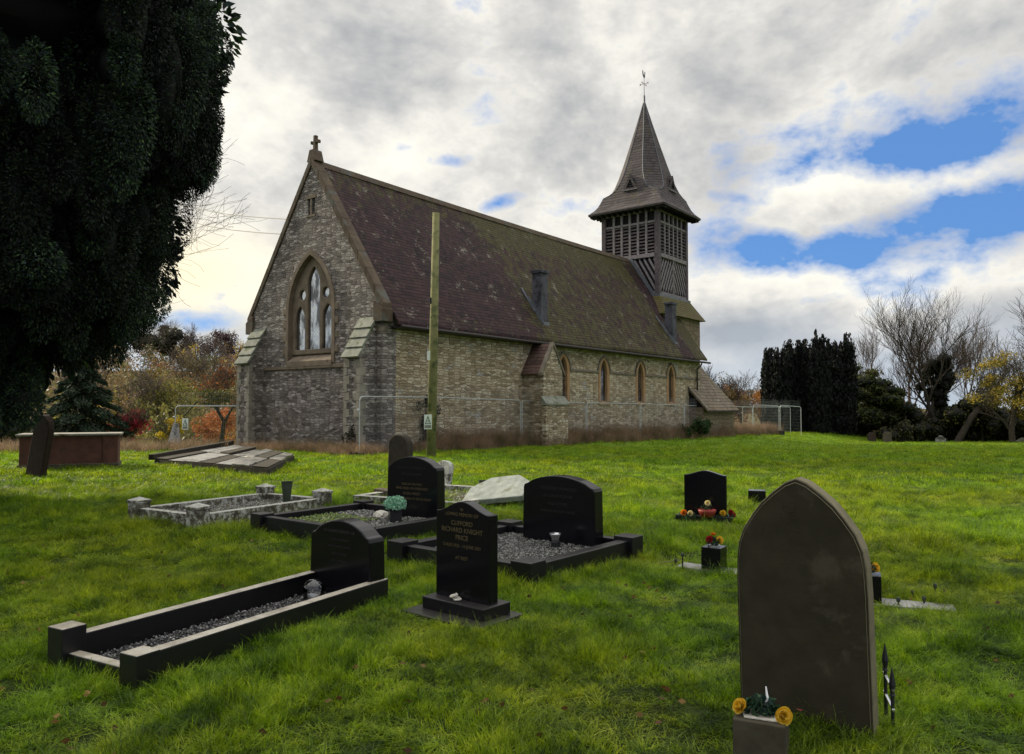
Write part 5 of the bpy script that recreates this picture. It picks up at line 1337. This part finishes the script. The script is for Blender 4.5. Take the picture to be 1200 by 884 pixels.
leafy(r_, rand_lobes(22, 0, 0, 4.3, 1.6, 1.4, 2.3, .8, 14, .6), 170, .22, [(.07, .08, .02), (.12, .12, .035), (.04, .05, .014)], name='crown', core=(.012, .016, .008), k=.5)
MB().tube([(0, 0, -.2), (0, 0, 3)], [.25, .1], 7).build('trunk', 'bark', r_)
x, y = placed(1186, 57); r_ = tree_root('autumn_tree', x, y, 'golden yellow autumn tree at the right edge of the field')
bare_tree(r_, height(1190, 385, 57) * .95, 1.0, 'twig_dark', .24, 4, 51, up=.25, nb=(4, 4), start=.2, ang=(.4, .9), twig=.02)
leafy(r_, rand_lobes(34, .2, 0, 4.2, 3.8, 2.4, 2.8, .80, 6, .6), 170, .17, [(.30, .22, .03), (.20, .17, .025), (.38, .27, .05), (.10, .10, .02)], name='crown', inner=.1)
x, y = placed(1235, 62); r_ = tree_root('autumn_tree', x, y, 'brown half bare tree cut by the right edge of the picture')
bare_tree(r_, 10.5, 1.0, 'twig_dark', .25, 4, 52, up=.3, nb=(4, 4), start=.2, ang=(.4, .9), twig=.02)
leafy(r_, rand_lobes(28, 0, 0, 4.5, 3.4, 2.4, 3.2, .85, 61, .6), 150, .2, [(.16, .11, .03), (.22, .17, .03), (.08, .07, .02)], name='crown', inner=.1)
for i, (px, Yd, h, w, cols, lab) in enumerate(((1150, 66, 4.6, 3.4, [(.12, .13, .03), (.07, .08, .02), (.17, .15, .04)], 'olive shrub under the leaning dark trunk'), (1075, 67, 3.6, 2.8, [(.05, .055, .02), (.10, .09, .03)], 'brownish green shrub left of the ivy clad trunk'),
                                       (1200, 64, 3.2, 3.6, [(.03, .035, .012), (.05, .05, .016)], 'dark thicket below the golden autumn tree'), (1050, 64, 2.2, 2.2, [(.12, .11, .05), (.07, .07, .03)], 'low straw coloured bush behind the small headstones'),
                                       (1128, 67.5, 2.6, 3.4, [(.022, .026, .011), (.035, .036, .014)], 'low dark thicket around the ivy clad trunk'), (1000, 67, 2.4, 2.4, [(.04, .045, .016), (.02, .026, .010)], 'low dark thicket at the foot of the columnar yews'), (1245, 57, 3.5, 3.5, [(.03, .035, .012), (.05, .05, .016)], 'dark thicket at the far right edge'))):
    x, y = placed(px, Yd); r_ = tree_root('shrub', x, y, lab, 'shrub')
    leafy(r_, rand_lobes(20, 0, 0, h * .45, w * .8, 1.2, h * .42, h * .24, 70 + i, .8), 130, .2, cols, name='foliage', core=(.010, .012, .007), k=.75)
    MB().tube([(0, 0, -.2), (0, 0, h * .5)], [.1, .04], 6).build('stem', 'bark', r_)
# dark undergrowth that closes the field
def wood(name, label, blobsl, n_each, size, m='leaves', core=None, k=.7, inner=.4, aspect=.6, up=0):
    Ps = []; Cs = []
    for c, r, cols in blobsl:
        P = lobe_points(c, r, n_each, inner); Ps.append(P); Cs.append(shade(n_each, cols, .32))
    P = np.concatenate(Ps); v, f, _ = leaf_quads(P, size * rng.uniform(.6, 1.35, len(P)), None, aspect, up)
    if core is not None:
        V, Fc = ico(); vv = [v]; ff = []; b = len(v); tri = []
        cc = [np.concatenate(Cs)]
        o2 = npmesh(name, v, f, m, None, cc[0])
        for c, r, _ in blobsl: tri.append((c, r))
        o3 = blobs('inner_branches', tri, m, o2, core, k); o3['kind'] = 'stuff'
    else: o2 = npmesh(name, v, f, m, None, np.concatenate(Cs))
    return tag(o2, label, 'wood' if 'wood' in name else 'hedge', kind='stuff')
bl = []
for i in range(120):
    Yd = rng.uniform(70, 78); px = rng.uniform(980, 1330); x, y = placed(px, Yd); hh = rng.uniform(1.2, 3.2)
    bl.append(((x, y, gzf(x, y) + hh * .5), (1.3, 1.2, hh * .8), [(.016, .020, .009), (.028, .030, .012), (.045, .042, .018)] if i % 3 else [(.09, .075, .03), (.05, .05, .02)]))
wood('hedge', 'dark tangled undergrowth behind the field on the right', bl, 170, .24, core=(.008, .010, .006), k=.8)
# autumn trees seen between the church and the columnar yews
AUT = [[(.30, .13, .03), (.22, .09, .025), (.36, .18, .05)], [(.16, .13, .035), (.11, .10, .03)], [(.12, .08, .035), (.17, .12, .05)], [(.10, .11, .03), (.15, .15, .04)]]
for i, (px, top, Yd, w, c_, lab) in enumerate(((868, 447, 90, 3.6, 0, 'rust orange autumn tree between the church and the columnar yews'), (838, 436, 100, 3.6, 1, 'olive brown tree just right of the tower'), (893, 440, 105, 3.8, 2, 'brown tree beside the columnar yews'),
                                          (850, 452, 84, 3.0, 2, 'low brown tree behind the lean-to roof'), (815, 440, 104, 3.5, 3, 'greenish tree hidden partly by the tower'))):
    x, y = placed(px, Yd); h = height(px, top, Yd); r_ = tree_root('autumn_tree', x, y, lab)
    bare_tree(r_, h * 1.02, 1.0, 'twig_dark', .16, 4, 90 + i, up=.3, nb=(3, 4), start=.2, twig=.03)
    leafy(r_, rand_lobes(26, 0, 0, h * .52, w, 2.2, h * .40, h * .16, 100 + i, .8), 110, .26, AUT[c_], name='crown', inner=.2)

# --- left background: valley side with autumn wood ---------------------------
PAL = [[(.25, .17, .08), (.18, .125, .065)], [(.30, .22, .05), (.36, .26, .055)], [(.20, .18, .05), (.15, .14, .04)], [(.22, .15, .10), (.15, .10, .07)], [(.16, .135, .08), (.21, .17, .09)], [(.05, .065, .022), (.08, .09, .03)], [(.26, .11, .035), (.18, .08, .03)]]
bl = []
for i in range(330):
    Yd = 58 + 122 * rng.random() ** .9; px = rng.uniform(-330, 330); x, y = placed(px, Yd)
    s = rng.uniform(1.5, 3.0); pal = PAL[rng.choice(7, p=[.24, .13, .17, .16, .18, .08, .04])]; z0 = gzf(x, y); hh = rng.uniform(2.0, 5.0)
    for q in range(3):
        bl.append(((x + rng.normal() * s * .5, y + rng.normal() * s * .4, z0 + hh * (.5 + .3 * q)), (s * (1.05 - .2 * q), s, hh * .36), pal))
wood('hillside_wood', 'autumn wood in browns and olive greens covering the valley side on the left', bl, 95, .42, core=None, inner=.15)
def tree_like(px, top, Yd, w, cols, lab, seed, n_each=120, size=.3, trunk='hill_bark', crown=True, fl=.8, core=None, lev=4, name='autumn_tree', group=None, kz=.42):
    x, y = placed(px, Yd); h = height(px, top, Yd); r_ = tree_root(name, x, y, lab, group=group)
    bare_tree(r_, h * .98, 1.0, trunk, h * .018, lev, seed, up=.3, nb=(3, 4), start=.25, twig=.035)
    if crown: leafy(r_, rand_lobes(24, 0, 0, h * .56, w, w * .7, h * kz, h * .17, seed, fl), n_each, size, cols, name='crown', inner=.2, core=core)
    return r_
tree_like(188, 378, 165, 6.5, [(.035, .038, .022), (.06, .055, .035), (.022, .028, .016)], 'big dark rounded tree on the hilltop beneath the yew branches', 201, 330, .6, core=(.018, .02, .013), kz=.36)
tree_like(232, 384, 170, 5, [(.10, .08, .06)], 'bare grey tree on the hilltop right of the dark rounded tree', 202, 60, .4)
tree_like(262, 388, 168, 5, [(.07, .045, .05), (.10, .06, .06)], 'purple brown tree on the skyline next to the church', 203, 160, .45)
tree_like(212, 392, 175, 5, [(.10, .08, .06)], 'thin bare tree on the hilltop behind the dark rounded tree', 214, crown=False)
tree_like(246, 396, 150, 5, [(.16, .11, .06)], 'tangle of pale bare branches on the hill near the church', 215, crown=False)
tree_like(225, 412, 95, 4.2, [(.15, .12, .055), (.20, .15, .06), (.11, .09, .045)], 'pale brown feathery tree on the slope left of the church', 204, 150, .28)
tree_like(262, 418, 80, 3.2, [(.30, .10, .03), (.20, .08, .03), (.15, .10, .05)], 'orange brown tree on the slope beside the church gable', 205, 110, .26)
tree_like(170, 430, 82, 3.6, [(.24, .17, .04), (.17, .13, .04)], 'golden brown tree on the slope behind the cedar', 206, 140, .26)
tree_like(198, 440, 66, 2.4, [(.13, .13, .03), (.18, .16, .04)], 'yellow green tree on the slope above the fence sign', 207, 140, .22)
tree_like(110, 425, 90, 4.0, [(.22, .14, .07), (.15, .10, .05)], 'reddish brown tree behind the top of the cedar', 208, 110, .28)
tree_like(45, 430, 70, 3.2, [(.05, .07, .02), (.10, .11, .03)], 'green tree behind the chest tomb, left of the cedar', 209, 160, .25)
tree_like(20, 455, 52, 2.6, [(.03, .045, .015), (.06, .07, .02)], 'dark green tree at the left edge under the yew', 210, 190, .2, core=(.012, .018, .009))
for px, cz_, Yd, lab, sd in ((262, 497, 52, 'copper orange shrub beyond the mesh fence, next to the church', 220), (243, 500, 55, 'copper shrub beyond the mesh fence, under the twisted branch', 221)):
    x, y = placed(px, Yd); zc = at(px, cz_, Yd)[2]; r_ = tree_root('shrub', x, y, lab, 'shrub')
    leafy(r_, rand_lobes(16, 0, 0, zc - gzf(x, y), 1.0, .9, 1.1, .5, sd, .9), 130, .14, [(.38, .12, .035), (.28, .09, .03), (.42, .18, .07)], name='foliage'); MB().tube([(0, 0, -.2), (0, 0, 1.4)], [.08, .03], 6).build('stem', 'bark', r_)
x, y = placed(258, 46); r_ = tree_root('gnarled_tree', x, y, 'gnarled tree with arching branch beyond the mesh fence')
z0 = gzf(x, y); zz = at(258, 470, 46)[2] - z0
MB().tube([(.1, 0, -.2), (.05, 0, 1.5), (.25, 0, zz * .75), (-.3, 0, zz * .95), (-1.4, 0, zz), (-2.3, 0, zz * .78)], [.22, .16, .12, .09, .06, .03], 8).build('trunk', 'bark', r_)
MB().tube([(.2, 0, zz * .7), (.8, 0, zz * .95), (1.5, 0, zz * 1.02)], [.1, .06, .03], 7).build('branch', 'bark', r_)
leafy(r_, rand_lobes(16, 0, 0, zz * 1.08, 1.7, 1, .5, .5, 230, .6), 120, .13, [(.05, .06, .018), (.09, .09, .03), (.12, .10, .03)], name='crown')
x, y = placed(150, 38); r_ = tree_root('red_shrub', x, y, 'crimson leaved shrub between the cedar and the fence sign', 'shrub')
z0 = gzf(x, y); zc = at(150, 500, 38)[2] - z0
leafy(r_, rand_lobes(26, 0, 0, zc, 1.0, .9, .85, .36, 231, .8), 150, .10, [(.36, .015, .04), (.26, .01, .03), (.46, .04, .07), (.18, .01, .02)], name='foliage', inner=.2)
bare_tree(r_, zc * 1.5, 1.0, 'twig_dark', .06, 4, 232, up=.3, stems=2, twig=.012)
x, y = placed(203, 40); r_ = tree_root('yellow_shrub', x, y, 'bright yellow leaved shrub beside the left fence post', 'shrub')
z0 = gzf(x, y); zc = at(203, 501, 40)[2] - z0
leafy(r_, rand_lobes(13, 0, 0, zc, .75, .5, .6, .26, 233, .8), 90, .12, [(.66, .46, .03), (.56, .40, .03), (.35, .30, .03)], name='foliage', inner=.1)
leafy(r_, rand_lobes(8, 0, 0, zc * .55, .7, .5, .6, .26, 234, .8), 90, .10, [(.10, .14, .03), (.25, .24, .04)], name='low_leaves')
bare_tree(r_, zc * 1.4, 1.0, 'twig_dark', .05, 3, 235, up=.3, stems=3, twig=.012)
# cedar: drooping layered boughs
x, y = placed(97, 36); r_ = tree_root('cedar_tree', x, y, 'dark green cedar with drooping layered boughs behind the chest tomb')
h = height(98, 402, 36); P = []; C = []; D = []; bg_ = MB()
for i in range(58):
    t = (i + 1) / 59; z = h * (.10 + .88 * t); l = 2.75 * (1 - t) ** .85 + .12; a = i * 2.399
    ux, uy = math.cos(a), math.sin(a); bg_.tube([(0, 0, z), (ux * l * .55, uy * l * .55, z - .02), (ux * l, uy * l, z - .38 * l ** .8 * .6)], [.03, .02, .006], 4)
    m_ = int(260 * l) + 60; s = rng.random(m_) ** .7; w = (rng.random(m_) - .5) * .75 * l * (1 - s * .55)
    px_ = ux * l * s - uy * w; py_ = uy * l * s + ux * w; pz_ = z + .03 - .30 * s ** 1.6 * l ** .8 - rng.random(m_) * .22
    P.append(np.stack([px_, py_, pz_], 1)); dd = np.tile([[ux, uy, -.55]], (m_, 1)); D.append(dd); C.append(shade(m_, [(.018, .036, .018), (.032, .058, .026), (.012, .022, .012)], .35))
P = np.concatenate(P); v, f, _ = leaf_quads(P, .16 * rng.uniform(.6, 1.4, len(P)), None, .4, 0, np.concatenate(D))
npmesh('foliage', v, f, 'needles', r_, np.concatenate(C)); bg_.build('boughs', 'bark', r_, fix=False); MB().tube([(0, 0, -.3), (0, 0, h)], [.18, .02], 8).build('trunk', 'bark', r_)
# hidden far pole carrying the cables
pe = at(110, 176, 48); r_ = empty('utility_pole', (pe[0], pe[1], gzf(pe[0], pe[1])), 0, 'distant wooden pole holding the two thin cables behind the yew', 'pole')
MB().tube([(0, 0, -.4), (0, 0, pe[2] - gzf(pe[0], pe[1]) + .3)], [.14, .1], 8).build('shaft', 'pole_wood', r_)
# shrubs against the church
c = CH(23.7, -1.5); r_ = tree_root('shrub', c.x, c.y, 'green elder shrub at the foot of the church wall under the last lancet', 'shrub')
leafy(r_, rand_lobes(18, 0, 0, .7, .95, .6, .5, .30, 240), 120, .12, [(.025, .06, .015), (.04, .09, .025), (.06, .10, .03)], name='foliage', core=(.012, .02, .008), k=.6)
for (u, t, h_, lab, sd) in ((-1.1, 4.2, 2.1, 'leafless brown shrub against the gable wall', 241), (-1.0, 2.2, .9, 'small leafless shrub at the foot of the gable wall', 242), (-.9, 5.8, 1.2, 'low bare shrub between buttress and gable window', 243)):
    c = CH(u, t); r_ = tree_root('bare_shrub', c.x, c.y, lab, 'shrub'); bare_tree(r_, h_ * .85, 1.0, 'bark_pale', .02, 3, sd, up=.4, stems=2, twig=.008, start=.1)
for (u, t, zt, lab, sd) in ((2.3, -.12, 2.0, 'dark dead ivy on the side wall behind the pole', 245), (-.85, .6, .9, 'dark ivy at the foot of the right buttress', 246)):
    c = CH(u, t); r_ = tree_root('ivy', c.x, c.y, lab, 'ivy', z=0.0, rz=CA)
    leafy(r_, [((.25 * rng.normal(), 0, z), (.20, .07, .22)) for z in np.arange(.1, zt, .14)], 70, .09, [(.018, .020, .012), (.03, .032, .018)], name='foliage')

# ------------------------------------------------------------------ grass
def tuft(name, nb, rad, h, w, m, bend=.5, seg=2, seed=1, coll=None, spread=1.0):
    r_ = np.random.default_rng(seed); vs = []; fs = []
    for i in range(nb):
        a = r_.random() * 6.283; q = rad * r_.random() ** .6; x0, y0 = q * math.cos(a), q * math.sin(a)
        hh = h * r_.uniform(.45, 1.15); ba = a + r_.normal() * .9; bd = bend * r_.uniform(.3, 1.3) * hh; ww = w * r_.uniform(.6, 1.3); fa = r_.random() * 3.14
        cx, cy = math.cos(fa) * ww / 2, math.sin(fa) * ww / 2; b = len(vs)
        for s in range(seg + 1):
            t = s / seg; px_ = x0 + math.cos(ba) * bd * t * t; py_ = y0 + math.sin(ba) * bd * t * t; pz_ = hh * (t - .22 * bend * t * t) - .01; k_ = (1 - t * .75) if s < seg else .08
            vs += [(px_ - cx * k_, py_ - cy * k_, pz_), (px_ + cx * k_, py_ + cy * k_, pz_)]
        for s in range(seg): fs.append((b + 2 * s, b + 2 * s + 1, b + 2 * s + 3, b + 2 * s + 2))
    me = bpy.data.meshes.new(name); me.from_pydata(vs, [], fs); me.materials.append(M[m])
    o = bpy.data.objects.new(name, me); coll.objects.link(o); return o
def scatter(name, coll, P, scl, rot, label, cat='grass'):
    """one stuff object: points carrying tufts by geometry nodes"""
    me = bpy.data.meshes.new(name); me.vertices.add(len(P)); me.vertices.foreach_set('co', P.astype(np.float32).ravel())
    for nm, arr, ty, k in (('scl', scl, 'FLOAT_VECTOR', 'vector'), ('rot', rot, 'FLOAT_VECTOR', 'vector')):
        a_ = me.attributes.new(nm, ty, 'POINT'); a_.data.foreach_set(k, arr.astype(np.float32).ravel())
    o = bpy.data.objects.new(name, me); COL.objects.link(o)
    ng = bpy.data.node_groups.new(name, 'GeometryNodeTree'); ng.interface.new_socket('Geometry', in_out='INPUT', socket_type='NodeSocketGeometry'); ng.interface.new_socket('Geometry', in_out='OUTPUT', socket_type='NodeSocketGeometry')
    gi = ng.nodes.new('NodeGroupInput'); go = ng.nodes.new('NodeGroupOutput'); ip = ng.nodes.new('GeometryNodeInstanceOnPoints'); ci = ng.nodes.new('GeometryNodeCollectionInfo')
    ci.inputs['Collection'].default_value = coll; ci.inputs['Separate Children'].default_value = True; ci.inputs['Reset Children'].default_value = True
    ip.inputs['Pick Instance'].default_value = True
    for nm, sock in (('scl', 'Scale'), ('rot', 'Rotation')):
        na = ng.nodes.new('GeometryNodeInputNamedAttribute'); na.data_type = 'FLOAT_VECTOR'; na.inputs['Name'].default_value = nm; ng.links.new(na.outputs[0], ip.inputs[sock])
    ng.links.new(gi.outputs[0], ip.inputs['Points']); ng.links.new(ci.outputs[0], ip.inputs['Instance']); ng.links.new(ip.outputs[0], go.inputs[0])
    md = o.modifiers.new('scatter', 'NODES'); md.node_group = ng
    return tag(o, label, cat, kind='stuff')
def outside(P):
    keep = np.ones(len(P), bool)
    for q in NOGRASS:
        q = np.array(q); s = None; ins = np.ones(len(P), bool); ar = 0
        for i in range(len(q)): ar += q[i][0] * q[(i + 1) % len(q)][1] - q[(i + 1) % len(q)][0] * q[i][1]
        sg = 1 if ar > 0 else -1
        for i in range(len(q)):
            a, b = q[i], q[(i + 1) % len(q)]
            ins &= sg * ((b[0] - a[0]) * (P[:, 1] - a[1]) - (b[1] - a[1]) * (P[:, 0] - a[0])) > 0
        keep &= ~ins
    return keep
def fieldpts(y0, y1, dens, kl=-.80, kr=.80):
    """random points in the wedge of ground the photo looks over (a little wider)"""
    A = (kr - kl) * (y1 * y1 - y0 * y0) / 2 + 2 * (y1 - y0); n_ = int(A * dens)
    y = np.sqrt(rng.random(n_) * (y1 * y1 - y0 * y0) + y0 * y0); x = (kl + (kr - kl) * rng.random(n_)) * y + rng.uniform(-1, 1, n_)
    P = np.stack([x, y], 1); P = P[outside(P)]; return P[clump(P[:, 0] * .8 + 3, P[:, 1] * .8) + rng.normal(0, .35, len(P)) > -1.35]
def clump(x, y):
    return (np.sin(2.1 * x + 1.1 * np.sin(1.7 * y)) * np.sin(2.6 * y + 1.3 * np.sin(1.9 * x)) + .6 * np.sin(5.3 * x + 2 * np.sin(3.1 * y)) * np.sin(4.7 * y + x) + .35 * np.sin(11 * x + 3 * np.sin(7 * y)) * np.sin(12 * y))
cn = bpy.data.collections.new('grass_near'); cm_ = bpy.data.collections.new('grass_mid'); cd = bpy.data.collections.new('grass_dry')
for i in range(6): tuft('tuft', 26, .05, .088, .0056, 'grass_blades', .8 + .12 * i, 3, 10 + i, cn)
for i in range(4): tuft('tuft', 30, .16, .085, .012, 'grass_blades', .8, 2, 30 + i, cm_)
for i in range(4): tuft('tuft', 26, .20, .72, .014, 'dry_blades', .45, 3, 50 + i, cd)
def mkgrass(nm, coll, P, base, label, zs=1.0):
    c = clump(P[:, 0], P[:, 1]); hgt = np.clip(.95 + .75 * c, .30, 2.4) * rng.uniform(.75, 1.25, len(P))
    s = base * rng.uniform(.8, 1.25, len(P)); scl = np.stack([s, s, s * hgt * zs], 1)
    rot = np.stack([rng.normal(0, .16, len(P)), rng.normal(0, .16, len(P)), rng.uniform(0, 6.28, len(P))], 1)
    P3 = np.concatenate([P, gz(P[:, 0], P[:, 1])[:, None] - .004], 1)
    return scatter(nm, coll, P3, scl, rot, label)
mkgrass('grass', cn, fieldpts(2.2, 8, 420), 1.0, 'short uneven green grass around the nearest graves')
mkgrass('grass', cn, fieldpts(8, 15, 170), 1.45, 'short green grass in the middle of the churchyard')
mkgrass('grass', cm_, fieldpts(15, 34, 34), 1.15, 'green grass further off towards the church', .9)
mkgrass('grass', cm_, fieldpts(34, 70, 6.5, -.30, .85), 2.1, 'smooth green grass of the far field', .55)
# taller grass against stones
ed = []
for q in NOGRASS[1:]:
    q = np.array(q)
    for i in range(len(q)):
        a, b = q[i], q[(i + 1) % len(q)]; l = np.linalg.norm(b - a); n_ = int(l * 26)
        if a[1] > 16: continue
        t = rng.random((n_, 1)); nrm = np.array([(b - a)[1], -(b - a)[0]]) / max(l, .01); ed.append(a + (b - a) * t + nrm * rng.uniform(-.02, .10, (n_, 1)))
ed = np.concatenate(ed); ed = ed[outside(ed)]; mkgrass('grass', cn, ed, 1.05, 'longer grass growing against the grave kerbs', 1.35)
# dead weeds along the church
t = rng.uniform(1.0, 41, 3400); off = rng.normal(0, .38, 3400) + .15 * np.sin(t * 1.3)
P = np.stack([F0.x + .61 * t + .792 * (off - .05), F0.y + .792 * t - .61 * (off - .05)], 1)
t2 = rng.uniform(-.6, 37, 900); off2 = rng.uniform(.1, 1.2, 900); P2 = np.stack([F0.x + .61 * t2 - .792 * off2, F0.y + .792 * t2 + .61 * off2], 1)
P = np.concatenate([P, P2]); P = P[outside(P)]
tt = (P[:, 0] - F0.x) * .61 + (P[:, 1] - F0.y) * .792
hh = np.clip(1.05 + .35 * np.sin(tt * .9) * np.sin(tt * 2.3 + 1) + .25 * (tt > 3.5), .35, 1.3) * rng.uniform(.55, 1.15, len(P)) * np.where(tt < 3.6, .5, 1.0)
scl = np.stack([np.full(len(P), 1.0), np.full(len(P), 1.0), hh], 1); rot = np.stack([rng.normal(0, .12, len(P)), rng.normal(0, .12, len(P)), rng.uniform(0, 6.28, len(P))], 1)
scatter('dry_weeds', cd, np.concatenate([P, gz(P[:, 0], P[:, 1])[:, None]], 1), scl, rot, 'tall dead brown weeds along the mesh fence', 'weeds')
# rough fringe in front of the gable and at the left edge of the grass
t = rng.random(420); A_, B_ = CH(-1.6, 6.2), CH(-1.2, -.8)
P = np.stack([A_.x + (B_.x - A_.x) * t + rng.normal(0, .3, 420), A_.y + (B_.y - A_.y) * t + rng.normal(0, .3, 420)], 1); P = P[outside(P)]
scatter('dry_weeds', cd, np.concatenate([P, gz(P[:, 0], P[:, 1])[:, None]], 1), np.stack([np.full(len(P), .9), np.full(len(P), .9), rng.uniform(.3, .8, len(P))], 1), np.stack([0 * P[:, 0], 0 * P[:, 0], rng.uniform(0, 6.28, len(P))], 1), 'low dead weeds at the foot of the gable wall', 'weeds')
px_ = rng.uniform(-60, 280, 900); yd = rng.uniform(27.5, 36, 900); P = np.stack([(px_ - 600) / F * yd, yd], 1); P = P[outside(P)]
scatter('dry_weeds', cd, np.concatenate([P, gz(P[:, 0], P[:, 1])[:, None]], 1), np.stack([np.full(len(P), 1.2)] * 2 + [rng.uniform(.4, 1.0, len(P))], 1), np.stack([0 * P[:, 0], 0 * P[:, 0], rng.uniform(0, 6.28, len(P))], 1), 'rough weeds where the churchyard falls away on the left', 'weeds')
# fallen leaves
n_ = 450; y = rng.uniform(2.6, 15, n_); x = rng.uniform(-.72, .72, n_) * y; k_ = outside(np.stack([x, y], 1)); x, y = x[k_], y[k_]
v, f, _ = leaf_quads(np.stack([x, y, gz(x, y) + .045], 1), .045, None, .7, 0, np.tile([[1., 0, 0]], (len(x), 1)) * rng.choice([-1, 1], (len(x), 1)))
o = npmesh('fallen_leaves', v, f, 'petals', None, shade(len(f), [(.14, .06, .025), (.09, .045, .02), (.22, .13, .04)], .3)); tag(o, 'scattered brown fallen leaves on the grass', 'leaves', kind='stuff')
